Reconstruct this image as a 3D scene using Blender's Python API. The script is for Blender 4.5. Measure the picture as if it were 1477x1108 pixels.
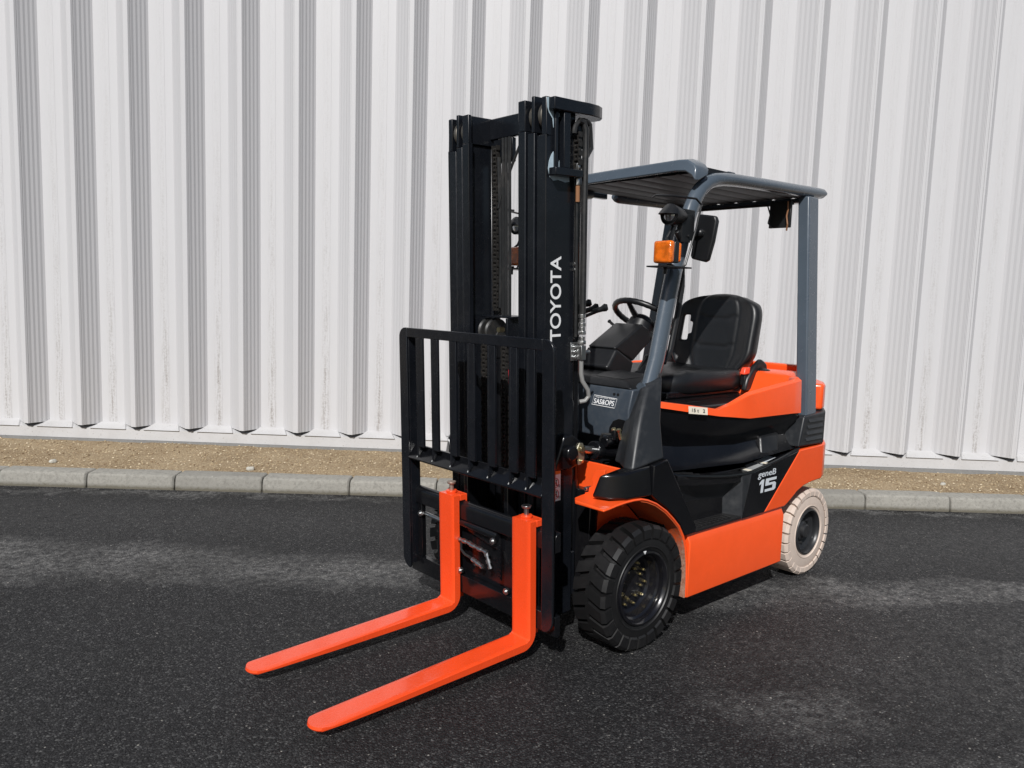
import bpy, bmesh, math, random
from mathutils import Vector, Matrix
random.seed(7)
SC = bpy.context.scene
COL = SC.collection
for o in list(bpy.data.objects):
    bpy.data.objects.remove(o)
R = math.radians

# ------------------------------------------------------------------ camera
CAM_POS = Vector((2.3406, 2.331, 1.34))
yaw, pit, rol = R(227.9642), R(-6.1874), R(1.8654)
fwd = Vector((math.cos(yaw)*math.cos(pit), math.sin(yaw)*math.cos(pit), math.sin(pit)))
rt = fwd.cross(Vector((0, 0, 1))).normalized(); up = rt.cross(fwd)
r2 = rt*math.cos(rol) + up*math.sin(rol); u2 = -rt*math.sin(rol) + up*math.cos(rol)
cd = bpy.data.cameras.new('camera'); cam = bpy.data.objects.new('camera', cd); COL.objects.link(cam)
cd.sensor_width = 36; cd.lens = 36*1118.37/1477; cd.clip_start = 0.05; cd.clip_end = 500
m = Matrix((r2, u2, -fwd)).transposed().to_4x4(); m.translation = CAM_POS
cam.matrix_world = m
SC.camera = cam

# ------------------------------------------------------------------ sky, sun, exposure
SUN_DIR = Vector((0.799, 0.601, 0)).normalized()
SUN_EL = R(39)
W = bpy.data.worlds.new('World'); SC.world = W; W.use_nodes = True
nt = W.node_tree
bg = nt.nodes['Background']; sky = nt.nodes.new('ShaderNodeTexSky')
sky.sky_type = 'NISHITA'; sky.sun_disc = False
sky.sun_elevation = SUN_EL; sky.sun_rotation = math.atan2(SUN_DIR.x, SUN_DIR.y)
sky.air_density = 1.0; sky.dust_density = 1.5; sky.ozone_density = 1.0
nt.links.new(sky.outputs[0], bg.inputs[0]); bg.inputs[1].default_value = 0.05
sl = bpy.data.lights.new('sun', 'SUN'); sl.energy = 4.6; sl.angle = R(0.6); sl.color = (1.0, 0.983, 0.962)
so = bpy.data.objects.new('sun', sl); COL.objects.link(so)
sd = Vector((SUN_DIR.x*math.cos(SUN_EL), SUN_DIR.y*math.cos(SUN_EL), math.sin(SUN_EL)))
so.rotation_euler = sd.to_track_quat('Z', 'Y').to_euler(); so.location = (6, 5, 8)
SC.view_settings.view_transform = 'Standard'; SC.view_settings.look = 'None'
SC.view_settings.exposure = 0.0; SC.view_settings.gamma = 1.0; SC.view_settings.use_curve_mapping = False

# ------------------------------------------------------------------ materials
def new_mat(name):
    mt = bpy.data.materials.new(name); mt.use_nodes = True
    return mt, mt.node_tree, mt.node_tree.nodes['Principled BSDF']
def N(nt, t, **k):
    n = nt.nodes.new(t)
    for a, v in k.items(): setattr(n, a, v)
    return n
def noise(nt, vec, scale, detail=3, rough=0.55):
    n = N(nt, 'ShaderNodeTexNoise'); n.inputs['Scale'].default_value = scale
    n.inputs['Detail'].default_value = detail; n.inputs['Roughness'].default_value = rough
    if vec is not None: nt.links.new(vec, n.inputs['Vector'])
    return n
def ramp(nt, fac, stops):
    r = N(nt, 'ShaderNodeValToRGB'); cr = r.color_ramp
    while len(cr.elements) < len(stops): cr.elements.new(0.5)
    for e, (p, c) in zip(cr.elements, stops):
        e.position = p; e.color = (c, c, c, 1) if not isinstance(c, tuple) else (*c, 1)
    nt.links.new(fac, r.inputs[0]); return r
def mix(nt, fac, a, b, blend='MIX'):
    n = N(nt, 'ShaderNodeMix', data_type='RGBA', blend_type=blend)
    for sock, v in ((n.inputs[0], fac), (n.inputs[6], a), (n.inputs[7], b)):
        if hasattr(v, 'is_linked') or isinstance(v, bpy.types.NodeSocket): nt.links.new(v, sock)
        elif isinstance(v, tuple): sock.default_value = (*v, 1)
        else: sock.default_value = v
    return n.outputs[2]
def mth(nt, op, a, b=None, clamp=False):
    n = N(nt, 'ShaderNodeMath', operation=op, use_clamp=clamp)
    for i, v in enumerate((a, b)):
        if v is None: continue
        if isinstance(v, bpy.types.NodeSocket): nt.links.new(v, n.inputs[i])
        else: n.inputs[i].default_value = v
    return n.outputs[0]
def bump(nt, b, h, strength=0.3, dist=0.002):
    n = N(nt, 'ShaderNodeBump'); n.inputs['Strength'].default_value = strength; n.inputs['Distance'].default_value = dist
    nt.links.new(h, n.inputs['Height']); nt.links.new(n.outputs[0], b.inputs['Normal'])

def paint(name, col, rough=0.35, dust=0.25, dustcol=(0.16, 0.14, 0.12), coat=0.0, metal=0.0, grain=0.0, gscale=260, var=0.12, spec=0.5):
    mt, nt, b = new_mat(name)
    geo = N(nt, 'ShaderNodeNewGeometry'); pos = geo.outputs['Position']
    n1 = noise(nt, pos, 5.5, 6, .65); n2 = noise(nt, pos, 38, 5, .7)
    dm = ramp(nt, mth(nt, 'MULTIPLY', n1.outputs[0], n2.outputs[0]), [(.22, 0.0), (.5, dust)])
    v = ramp(nt, n1.outputs[0], [(.3, 1-var), (.7, 1+var)])
    c = mix(nt, 1.0, col, v.outputs[0], 'MULTIPLY')
    nt.links.new(mix(nt, dm.outputs[0], c, dustcol), b.inputs['Base Color'])
    rr = ramp(nt, n2.outputs[0], [(.3, max(.02, rough-.03)), (.75, min(1, rough+.06))])
    nt.links.new(rr.outputs[0], b.inputs['Roughness'])
    b.inputs['Specular IOR Level'].default_value = spec; b.inputs['Metallic'].default_value = metal; b.inputs['Coat Weight'].default_value = coat
    b.inputs['Coat Roughness'].default_value = .08
    b.inputs['Specular IOR Level'].default_value = spec
    if grain:
        n3 = noise(nt, pos, gscale, 2, .6); bump(nt, b, n3.outputs[0], grain, .001)
    return mt

M = {}
M['orange'] = paint('orange_paint', (.88, .092, .015), .34, .09, (.34, .13, .07), var=.06, coat=.2)
M['fork_red'] = paint('fork_paint', (.84, .072, .014), .26, .05, (.35, .12, .08), coat=.35, var=.05)
M['guard'] = paint('blue_grey_paint', (.070, .090, .114), .24, .06, (.14, .14, .14), var=.08, coat=.4)
M['guard_plastic'] = paint('grey_plastic', (.015, .017, .020), .44, .25, (.11, .11, .11), grain=.10)
M['cowl'] = paint('cowl_paint', (.036, .047, .062), .40, .25, (.14, .14, .14))
M['black_gloss'] = paint('black_gloss_paint', (.0045, .0048, .006), .17, .06, (.03, .03, .03), var=.2)
M['mast_black'] = paint('mast_paint', (.0060, .0072, .0100), .24, .14, (.024, .024, .025), var=.25, grain=.012, gscale=420)
M['black_plastic'] = paint('black_plastic', (.0085, .009, .0102), .38, .14, (.045, .044, .042), grain=.06, gscale=700)
M['floor_black'] = paint('floor_black', (.006, .006, .007), .22, .15, (.04, .036, .033))
M['vinyl'] = paint('seat_vinyl', (.008, .009, .0105), .40, .12, (.03, .03, .03), grain=.12, gscale=900)
M['rubber'] = paint('black_rubber', (.007, .007, .0075), .48, .22, (.032, .030, .029), grain=.2, gscale=420)
M['hose'] = paint('hose_rubber', (.011, .012, .013), .45, .2)
M['cream'] = paint('cream_rubber', (.57, .475, .41), .62, .40, (.37, .28, .20), grain=.22, gscale=300, var=.10)
M['rim'] = paint('rim_black', (.006, .006, .008), .22, .2, (.05, .05, .05), coat=.4)
M['rim_grey'] = paint('rim_dark', (.018, .019, .021), .35, .25, (.07, .065, .06))
M['gold'] = paint('gold_bolt', (.85, .74, .46), .28, .2, (.2, .15, .08), metal=1.0)
M['steel'] = paint('zinc_steel', (.55, .56, .56), .30, .25, (.2, .18, .15), metal=1.0)
M['roller'] = paint('roller_steel', (.20, .185, .16), .42, .3, (.12, .10, .08), metal=.8)
M['chain'] = paint('greasy_chain', (.040, .038, .036), .38, .4, (.07, .06, .05), metal=.5)
M['rust'] = paint('rusty_steel', (.26, .12, .055), .6, .4, (.15, .07, .03))
M['pin'] = paint('pin_steel', (.42, .33, .27), .45, .4, (.2, .1, .06), metal=.7)
M['primer'] = paint('bare_primer', (.42, .53, .60), .55, .45, (.10, .12, .14), var=.25, grain=.2)
M['white_print'] = paint('white_print', (.78, .79, .80), .45, .1, (.5, .5, .5), var=.03)
M['silver_print'] = paint('silver_print', (.62, .66, .70), .4, .1, (.4, .4, .4), var=.03)
M['sticker_cream'] = paint('sticker_cream', (.78, .72, .60), .5, .3, (.5, .42, .3))
M['sticker_grey'] = paint('sticker_grey', (.34, .35, .35), .5, .5, (.12, .12, .12), var=.25)
M['sticker_orange'] = paint('sticker_orange', (.85, .25, .04), .5, .1)
M['sticker_red'] = paint('sticker_red', (.55, .04, .04), .5, .1)
M['ink'] = paint('black_ink', (.02, .02, .02), .5, .1)
M['red_tag'] = paint('red_tag', (.65, .02, .03), .45, .1)
M['buckle'] = paint('red_buckle', (.80, .07, .03), .4, .05)
M['pipe'] = paint('pipe_paint', (.22, .22, .215), .42, .3, (.1, .1, .09))
M['pin_dull'] = paint('dull_plate', (.36, .34, .26), .42, .35, (.12, .11, .08), metal=.8)
M['roof_shaded'] = paint('roof_shade_paint', (.007, .0095, .0135), .55, .05, (.02, .02, .02), spec=.25)  # guard roof bars darkened: underside shade put into the colour
M['mud_orange'] = None

def lens_mat(name, col):
    mt, nt, b = new_mat(name)
    geo = N(nt, 'ShaderNodeNewGeometry'); n1 = noise(nt, geo.outputs['Position'], 30, 2)
    nt.links.new(mix(nt, ramp(nt, n1.outputs[0], [(.4, 0.), (.6, 1.)]).outputs[0], col, tuple(c*.6 for c in col)), b.inputs['Base Color'])
    b.inputs['Roughness'].default_value = .12; b.inputs['Coat Weight'].default_value = .5
    b.inputs['Subsurface Weight'].default_value = .25; b.inputs['Subsurface Radius'].default_value = (.02, .006, .002)
    wv = N(nt, 'ShaderNodeTexWave'); wv.inputs['Scale'].default_value = 70; wv.bands_direction = 'DIAGONAL'
    nt.links.new(geo.outputs['Position'], wv.inputs['Vector']); bump(nt, b, wv.outputs['Fac'], .35, .002)
    return mt
M['amber'] = lens_mat('amber_lens', (.80, .17, .012))
def glass_mat():
    mt, nt, b = new_mat('lamp_glass')
    b.inputs['Base Color'].default_value = (.55, .57, .6, 1); b.inputs['Roughness'].default_value = .08
    b.inputs['Metallic'].default_value = .7
    return mt
M['lamp'] = glass_mat()

def mud_mat():      # fender liner: orange paint worn and caked with dried mud low down
    mt, nt, b = new_mat('muddy_orange')
    geo = N(nt, 'ShaderNodeNewGeometry'); pos = geo.outputs['Position']
    sep = N(nt, 'ShaderNodeSeparateXYZ'); nt.links.new(pos, sep.inputs[0])
    n1 = noise(nt, pos, 16, 8, .72); n2 = noise(nt, pos, 95, 4, .7)
    h = mth(nt, 'ADD', mth(nt, 'MULTIPLY', n1.outputs[0], .55), mth(nt, 'MULTIPLY', mth(nt, 'SUBTRACT', .46, sep.outputs[2]), 1.1))
    k = ramp(nt, h, [(.32, 0.0), (.42, .82)])
    mud = mix(nt, ramp(nt, n2.outputs[0], [(.4, 0.), (.62, 1.)]).outputs[0], (.36, .27, .21), (.20, .12, .08))
    ora = mix(nt, ramp(nt, n1.outputs[0], [(.35, 0.), (.7, .5)]).outputs[0], (.72, .10, .018), (.36, .12, .05))
    nt.links.new(mix(nt, k.outputs[0], ora, mud), b.inputs['Base Color'])
    b.inputs['Roughness'].default_value = .7
    bump(nt, b, n2.outputs[0], .5, .003)
    return mt
M['mud_orange'] = mud_mat()

# ------------------------------------------------------------------ mesh helpers
def Tm(p):          # the mast leans about 2.5 degrees forward
    t = R(2.5468); du = p[0]-.37; dz = p[2]-.25
    return Vector((.37+du*math.cos(t)+dz*math.sin(t), p[1], .25-du*math.sin(t)+dz*math.cos(t)))
def idt(p): return Vector(p)
WC = {}             # world position of each object's origin

class MB:
    def __init__(s): s.v = []; s.f = []
    def add(s, vs, fs):
        o = len(s.v); s.v += [Vector(x) for x in vs]; s.f += [tuple(i+o for i in f) for f in fs]; return s
    def hexa(s, p):      # 4 bottom (ccw seen from top) + 4 top
        return s.add(p, [(3, 2, 1, 0), (4, 5, 6, 7), (0, 1, 5, 4), (1, 2, 6, 5), (2, 3, 7, 6), (3, 0, 4, 7)])
    def box(s, x0, x1, y0, y1, z0, z1):
        x0, x1 = sorted((x0, x1)); y0, y1 = sorted((y0, y1)); z0, z1 = sorted((z0, z1))
        return s.hexa([(x0, y0, z0), (x1, y0, z0), (x1, y1, z0), (x0, y1, z0), (x0, y0, z1), (x1, y0, z1), (x1, y1, z1), (x0, y1, z1)])
    def prism(s, poly, a, b, axis='y'):
        n = len(poly)
        def mk(p, h):
            return {'y': (p[0], h, p[1]), 'z': (p[0], p[1], h), 'x': (h, p[0], p[1])}[axis]
        vs = [mk(p, a) for p in poly] + [mk(p, b) for p in poly]
        fs = [tuple(range(n)), tuple(range(2*n-1, n-1, -1))] + [(i, i+n, (i+1) % n+n, (i+1) % n) for i in range(n)]
        return s.add(vs, fs)
    def loft(s, rings, closed=True, cap=True):
        n = len(rings[0]); vs = [p for r in rings for p in r]; fs = []
        for k in range(len(rings)-1):
            for i in range(n if closed else n-1):
                j = (i+1) % n
                fs.append((k*n+i, k*n+j, (k+1)*n+j, (k+1)*n+i))
        if cap and closed:
            fs.append(tuple(range(n-1, -1, -1))); fs.append(tuple(range((len(rings)-1)*n, len(rings)*n)))
        return s.add(vs, fs)
    def tube(s, pts, r, n=10, cap=True, ry=None, closed=False, ref=None):
        pts = [Vector(p) for p in pts]; rings = []
        m_ = len(pts); prev = None
        for i, p in enumerate(pts):
            if closed: t = (pts[(i+1) % m_]-pts[i-1])
            elif i == 0: t = pts[1]-pts[0]
            elif i == m_-1: t = pts[-1]-pts[-2]
            else: t = (pts[i+1]-p).normalized()+(p-pts[i-1]).normalized()
            t.normalize()
            if ref is not None: a = Vector(ref)
            elif prev is not None: a = prev
            else: a = Vector((0, 0, 1)) if abs(t.z) < .9 else Vector((1, 0, 0))
            a = (a-t*a.dot(t)).normalized(); prev = a; b = t.cross(a)
            rr = r[i] if isinstance(r, (list, tuple)) else r
            rb = rr if ry is None else ry
            rings.append([p+a*rr*math.cos(2*math.pi*k/n)+b*rb*math.sin(2*math.pi*k/n) for k in range(n)])
        if closed: rings.append(rings[0])
        return s.loft(rings, True, cap and not closed)
    def cyl(s, p0, p1, r, r1=None, n=16):
        return s.tube([p0, p1], [r, r if r1 is None else r1], n)
    def lathe(s, prof, c, n=48, ax='y', closed=False, cap=True):   # prof: (h, r) along the axis
        rings = []
        for h, r in prof:
            ring = []
            for k in range(n):
                a = 2*math.pi*k/n
                if ax == 'y': ring.append((c[0]+r*math.cos(a), c[1]+h, c[2]+r*math.sin(a)))
                elif ax == 'x': ring.append((c[0]+h, c[1]+r*math.cos(a), c[2]+r*math.sin(a)))
                else: ring.append((c[0]+r*math.cos(a), c[1]+r*math.sin(a), c[2]+h))
            rings.append(ring)
        if closed: rings.append(rings[0])
        return s.loft(rings, True, cap and not closed)
    def sphere(s, c, r, sc=(1, 1, 1), n=14, m_=8):
        rings = []
        for i in range(1, m_):
            t = math.pi*i/m_
            rings.append([(c[0]+sc[0]*r*math.sin(t)*math.cos(2*math.pi*k/n), c[1]+sc[1]*r*math.sin(t)*math.sin(2*math.pi*k/n), c[2]-sc[2]*r*math.cos(t)) for k in range(n)])
        return s.loft(rings)
    def build(s, name, mt, parent=None, bevel=0, xf=None, smooth=30, seg=2, kind=None, solid=None, sub=0):
        vs = [xf(p) if xf else p for p in s.v]
        lo = Vector([min(p[i] for p in vs) for i in range(3)]); hi = Vector([max(p[i] for p in vs) for i in range(3)])
        c = (lo+hi)/2
        me = bpy.data.meshes.new(name); me.from_pydata([p-c for p in vs], [], s.f); 
        bm = bmesh.new(); bm.from_mesh(me); bmesh.ops.remove_doubles(bm, verts=bm.verts, dist=1e-5)
        bmesh.ops.recalc_face_normals(bm, faces=bm.faces); bm.to_mesh(me); bm.free()
        me.materials.append(mt)
        o = bpy.data.objects.new(name, me); COL.objects.link(o)
        place(o, c, parent)
        if smooth:
            for p in me.polygons: p.use_smooth = True
            if not sub: me.set_sharp_from_angle(angle=R(smooth))
        if solid: 
            q = o.modifiers.new('solid', 'SOLIDIFY'); q.thickness = solid; q.offset = 0
        if bevel:
            q = o.modifiers.new('bevel', 'BEVEL'); q.width = bevel; q.segments = seg; q.limit_method = 'ANGLE'; q.angle_limit = R(35)
            q.harden_normals = False; q.use_clamp_overlap = True
            if smooth:
                me.set_sharp_from_angle(angle=R(60))
        if sub:
            q = o.modifiers.new('sub', 'SUBSURF'); q.levels = sub; q.render_levels = sub
        if kind: o['kind'] = kind
        return o

def place(o, c, parent):
    WC[o.name] = Vector(c)
    if parent is not None:
        o.parent = parent; o.location = Vector(c)-WC[parent.name]
    else: o.location = c
def dup(o, delta, parent=None, kids=True):      # copy sharing mesh data, moved by a world offset
    c = o.copy(); COL.objects.link(c)
    WC[c.name] = WC[o.name]+Vector(delta)
    p = parent if parent is not None else o.parent
    if p is not None:
        c.parent = p; c.location = WC[c.name]-WC[p.name]
    else: c.location = WC[c.name]
    return c
def text(s, mt, parent, org, xd, yd, w, h, name='lettering', bold=0.0, xf=None, ext=.0006, shear=0):
    cu = bpy.data.curves.new('t', 'FONT'); cu.body = s; cu.size = 1; cu.extrude = 0.01; cu.offset = bold; cu.shear = shear
    cu.resolution_u = 6
    o = bpy.data.objects.new('t', cu); COL.objects.link(o)
    dg = bpy.context.evaluated_depsgraph_get(); dg.update()
    me = bpy.data.meshes.new_from_object(o.evaluated_get(dg))
    bpy.data.objects.remove(o); bpy.data.curves.remove(cu)
    xs = [v.co.x for v in me.vertices]; ys = [v.co.y for v in me.vertices]
    x0, x1, y0, y1 = min(xs), max(xs), min(ys), max(ys)
    xd, yd, org = Vector(xd), Vector(yd), Vector(org); nd = xd.cross(yd).normalized()
    mb = MB()
    vs = [org+xd*((v.co.x-x0)/(x1-x0)*w)+yd*((v.co.y-y0)/(y1-y0)*h)+nd*(ext if v.co.z > 0 else 0) for v in me.vertices]
    mb.add(vs, [tuple(p.vertices) for p in me.polygons])
    bpy.data.meshes.remove(me)
    return mb.build(name, mt, parent, xf=xf, smooth=0)
def tag(o, label=None, cat=None, group=None, kind=None):
    if label: o['label'] = label
    if cat: o['category'] = cat
    if group: o['group'] = group
    if kind: o['kind'] = kind
    return o
def empty(name, loc, rz=0):
    o = bpy.data.objects.new(name, None); COL.objects.link(o); o.empty_display_size = .2
    o.location = loc; o.rotation_euler = (0, 0, rz); WC[o.name] = Vector(loc); return o

# ================================================================== SETTING
TK = R(139.008)                       # kerb runs this way
dK = Vector((math.cos(TK), math.sin(TK), 0)); nK = Vector((-math.sin(TK), math.cos(TK), 0))   # nK points to the wall
TW = R(136.9033)                      # wall runs this way
dW = Vector((math.cos(TW), math.sin(TW), 0)); nW = Vector((-math.sin(TW), math.cos(TW), 0))
KF = 1.8187                           # kerb face distance along nK
C0 = Vector((CAM_POS.x, CAM_POS.y, 0))
DW = 6.0168; PITCH = .4318; DEP = .13; S0 = -3.9702
def Kp(s, y, z): return dK*s+nK*y+Vector((0, 0, z))
def Wp(s, dep, z): return C0+nW*(DW+dep)+dW*s+Vector((0, 0, z))

def asphalt_mat():
    mt, nt, b = new_mat('asphalt')
    geo = N(nt, 'ShaderNodeNewGeometry'); pos = geo.outputs['Position']
    big = noise(nt, pos, .55, 4, .6); mid = noise(nt, pos, 3.2, 5, .6); fine = noise(nt, pos, 26, 4, .7)
    v1 = N(nt, 'ShaderNodeTexVoronoi'); v1.inputs['Scale'].default_value = 125; nt.links.new(pos, v1.inputs['Vector'])
    v2 = N(nt, 'ShaderNodeTexVoronoi'); v2.inputs['Scale'].default_value = 230; nt.links.new(pos, v2.inputs['Vector'])
    # aggregate: each cell its own grey
    sp = N(nt, 'ShaderNodeSeparateColor'); nt.links.new(v1.outputs['Color'], sp.inputs[0])
    sp2 = N(nt, 'ShaderNodeSeparateColor'); nt.links.new(v2.outputs['Color'], sp2.inputs[0])
    agg = ramp(nt, sp.outputs[0], [(0, (.004, .004, .0046)), (.5, (.010, .010, .0112)), (.80, (.026, .026, .0275)), (.93, (.066, .066, .067)), (1.0, (.13, .13, .127))])
    agg2 = ramp(nt, sp2.outputs[1], [(0, (.004, .004, .0046)), (.6, (.012, .012, .0132)), (.90, (.040, .040, .041)), (1.0, (.15, .15, .146))])
    base = mix(nt, .5, agg.outputs[0], agg2.outputs[0])
    base = mix(nt, 1.0, base, ramp(nt, big.outputs[0], [(.3, .66), (.7, 1.3)]).outputs[0], 'MULTIPLY')
    base = mix(nt, 1.0, base, ramp(nt, mid.outputs[0], [(.3, .9), (.7, 1.1)]).outputs[0], 'MULTIPLY')
    # white chips here and there
    v3 = N(nt, 'ShaderNodeTexVoronoi'); v3.inputs['Scale'].default_value = 52; nt.links.new(pos, v3.inputs['Vector'])
    sp3 = N(nt, 'ShaderNodeSeparateColor'); nt.links.new(v3.outputs['Color'], sp3.inputs[0])
    chip = mth(nt, 'MULTIPLY', mth(nt, 'LESS_THAN', v3.outputs['Distance'], mth(nt, 'ADD', mth(nt, 'MULTIPLY', sp3.outputs[1], .16), .04)), mth(nt, 'GREATER_THAN', sp3.outputs[0], .80))
    base = mix(nt, mth(nt, 'MULTIPLY', chip, .55), base, (.42, .40, .36))
    # pale silt dried in bands and patches, plus painted sheen in broad faint ellipses at right (kerb-aligned frame)
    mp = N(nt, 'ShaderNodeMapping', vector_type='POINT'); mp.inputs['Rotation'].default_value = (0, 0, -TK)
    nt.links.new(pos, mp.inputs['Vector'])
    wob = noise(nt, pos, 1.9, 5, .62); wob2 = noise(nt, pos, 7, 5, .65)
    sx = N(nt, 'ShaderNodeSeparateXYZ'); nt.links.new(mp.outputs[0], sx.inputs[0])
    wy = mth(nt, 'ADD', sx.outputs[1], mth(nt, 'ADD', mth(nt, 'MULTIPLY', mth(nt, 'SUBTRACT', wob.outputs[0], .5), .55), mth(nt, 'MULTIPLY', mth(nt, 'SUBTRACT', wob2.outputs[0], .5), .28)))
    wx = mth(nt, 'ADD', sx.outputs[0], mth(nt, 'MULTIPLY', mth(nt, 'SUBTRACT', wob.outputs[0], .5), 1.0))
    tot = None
    for (s_, y_, a_, b_, k_) in SILT_SHEEN:
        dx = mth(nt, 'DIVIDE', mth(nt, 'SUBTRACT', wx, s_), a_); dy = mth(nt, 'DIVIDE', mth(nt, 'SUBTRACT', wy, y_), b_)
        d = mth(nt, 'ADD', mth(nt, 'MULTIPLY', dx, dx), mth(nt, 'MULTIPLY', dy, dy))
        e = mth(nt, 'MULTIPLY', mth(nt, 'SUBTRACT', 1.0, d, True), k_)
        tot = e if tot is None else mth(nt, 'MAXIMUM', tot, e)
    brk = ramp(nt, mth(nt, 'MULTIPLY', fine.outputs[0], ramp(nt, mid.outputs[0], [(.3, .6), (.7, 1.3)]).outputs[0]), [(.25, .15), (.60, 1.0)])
    silt_sheen = mth(nt, 'MULTIPLY', tot, brk.outputs[0], True)
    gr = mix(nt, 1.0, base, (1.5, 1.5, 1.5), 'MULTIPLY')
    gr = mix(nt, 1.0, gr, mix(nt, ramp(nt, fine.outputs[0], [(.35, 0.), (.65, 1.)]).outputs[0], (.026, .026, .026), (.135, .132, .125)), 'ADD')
    base = mix(nt, silt_sheen, base, gr)
    nt.links.new(base, b.inputs['Base Color'])
    rg = ramp(nt, mid.outputs[0], [(.3, .62), (.7, .8)])
    nt.links.new(rg.outputs[0], b.inputs['Roughness'])
    b.inputs['Specular IOR Level'].default_value = .30
    h = mth(nt, 'ADD', mth(nt, 'MULTIPLY', v1.outputs['Distance'], -1.0), mth(nt, 'MULTIPLY', fine.outputs[0], .8))
    h = mth(nt, 'ADD', h, mth(nt, 'MULTIPLY', v2.outputs['Distance'], -.4))
    bump(nt, b, h, 1.0, .0060)
    return mt
# patches of silt, the broad faint ones at right painting sheen: along-kerb position, distance towards the wall, half length, half width, strength
SILT_SHEEN = [(-2.55, .45, 2.1, .34, 1.0), (-1.1, .34, .9, .24, .9), (1.75, .28, 1.3, .17, .95), (2.6, .38, 1.4, .15, .9), (1.0, .20, .9, .22, .55),
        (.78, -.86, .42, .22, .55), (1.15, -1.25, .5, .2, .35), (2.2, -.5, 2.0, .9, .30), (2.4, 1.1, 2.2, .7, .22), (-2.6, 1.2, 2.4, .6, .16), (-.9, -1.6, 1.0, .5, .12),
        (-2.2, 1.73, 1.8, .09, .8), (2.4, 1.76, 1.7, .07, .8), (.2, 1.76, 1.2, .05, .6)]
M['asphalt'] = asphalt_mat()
g = MB()
a = 160
g.add([(-a, -a, 0), (a, -a, 0), (a, a, 0), (-a, a, 0)], [(0, 1, 2, 3)])
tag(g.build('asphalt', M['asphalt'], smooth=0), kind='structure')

# ---- kerb
def concrete_mat(name, c1, c2, stain, scale=1.0, bottomdirt=None):
    mt, nt, b = new_mat(name)
    geo = N(nt, 'ShaderNodeNewGeometry'); pos = geo.outputs['Position']
    inf = N(nt, 'ShaderNodeObjectInfo')
    n1 = noise(nt, pos, 4*scale, 6, .65); n2 = noise(nt, pos, 45*scale, 5, .7); n3 = noise(nt, pos, 190, 3, .7)
    c = mix(nt, n1.outputs[0], c1, c2)
    c = mix(nt, 1.0, c, ramp(nt, inf.outputs['Random'], [(0, .88), (1, 1.10)]).outputs[0], 'MULTIPLY')
    c = mix(nt, ramp(nt, n2.outputs[0], [(.46, 0.), (.70, .75)]).outputs[0], c, stain)
    n4 = noise(nt, pos, 14*scale, 6, .75); c = mix(nt, ramp(nt, n4.outputs[0], [(.60, 0.), (.72, .55)]).outputs[0], c, tuple(min(1, x*1.35) for x in c2))
    c = mix(nt, ramp(nt, n3.outputs[0], [(.64, 0.), (.70, .6)]).outputs[0], c, tuple(x*.4 for x in stain))
    if bottomdirt is not None:
        sep = N(nt, 'ShaderNodeSeparateXYZ'); nt.links.new(pos, sep.inputs[0])
        h = mth(nt, 'ADD', sep.outputs[2], mth(nt, 'MULTIPLY', mth(nt, 'SUBTRACT', n2.outputs[0], .5), .05))
        c = mix(nt, ramp(nt, mth(nt, 'MULTIPLY', h, 10), [(.10, .85), (.32, 0.)]).outputs[0], c, bottomdirt)
    nt.links.new(c, b.inputs['Base Color']); b.inputs['Roughness'].default_value = .88
    b.inputs['Specular IOR Level'].default_value = .25
    bump(nt, b, mth(nt, 'ADD', n2.outputs[0], n3.outputs[0]), .6, .004)
    return mt
M['kerb'] = concrete_mat('kerb_concrete', (.235, .228, .205), (.305, .294, .263), (.165, .157, .140), 1, (.095, .085, .062))
M['found'] = concrete_mat('foundation_concrete', (.19, .19, .187), (.26, .26, .255), (.17, .17, .17))
M['mortar'] = concrete_mat('kerb_bedding', (.07, .065, .055), (.10, .09, .075), (.05, .045, .04))
kb = MB()
kb.hexa([Kp(-12, KF+.022, -.02), Kp(12, KF+.022, -.02), Kp(12, KF+.14, -.02), Kp(-12, KF+.14, -.02),
         Kp(-12, KF+.022, .05), Kp(12, KF+.022, .05), Kp(12, KF+.14, .05), Kp(-12, KF+.14, .05)])
kerb = tag(kb.build('kerb', M['mortar'], smooth=0), kind='structure')
L = .584
prof = [(0, -.02), (.007, .074), (.011, .086), (.020, .095), (.034, .100), (.15, .1015), (.15, -.02)]
def kerb_mesh(seed):
    rnd = random.Random(seed); st = MB(); rings = []
    xs = [0, .004, .012, .12, .25, .38, .5, L-.018, L-.010, L-.006]
    for i, x in enumerate(xs):
        sh = .010 if i in (0, len(xs)-1) else (.004 if i in (1, len(xs)-2) else 0)
        rings.append([Vector((x, y+(sh if y < .05 else -sh if False else 0)+rnd.uniform(-.0015, .0015), z-(sh if z > .05 else 0)+rnd.uniform(-.0015, .0015))) for y, z in prof])
    st.loft(rings); return st
kms = []
for k in range(3):
    o = kerb_mesh(k).build('kerb_stone', M['kerb'], smooth=22)
    kms.append(o.data); bpy.data.objects.remove(o)
cen = Vector((L/2-.003, .075, .0405))
for k in range(-13, 22):
    o = bpy.data.objects.new('kerb_stone', kms[k % 3]); COL.objects.link(o)
    s = -2.967+L*k
    c = Kp(s+.003, KF+random.uniform(-.003, .003), random.uniform(-.002, .003))+dK*cen.x+nK*cen.y+Vector((0, 0, cen.z))
    o.rotation_euler = (0, 0, TK+random.uniform(-.004, .004)); place(o, c, kerb)

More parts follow.
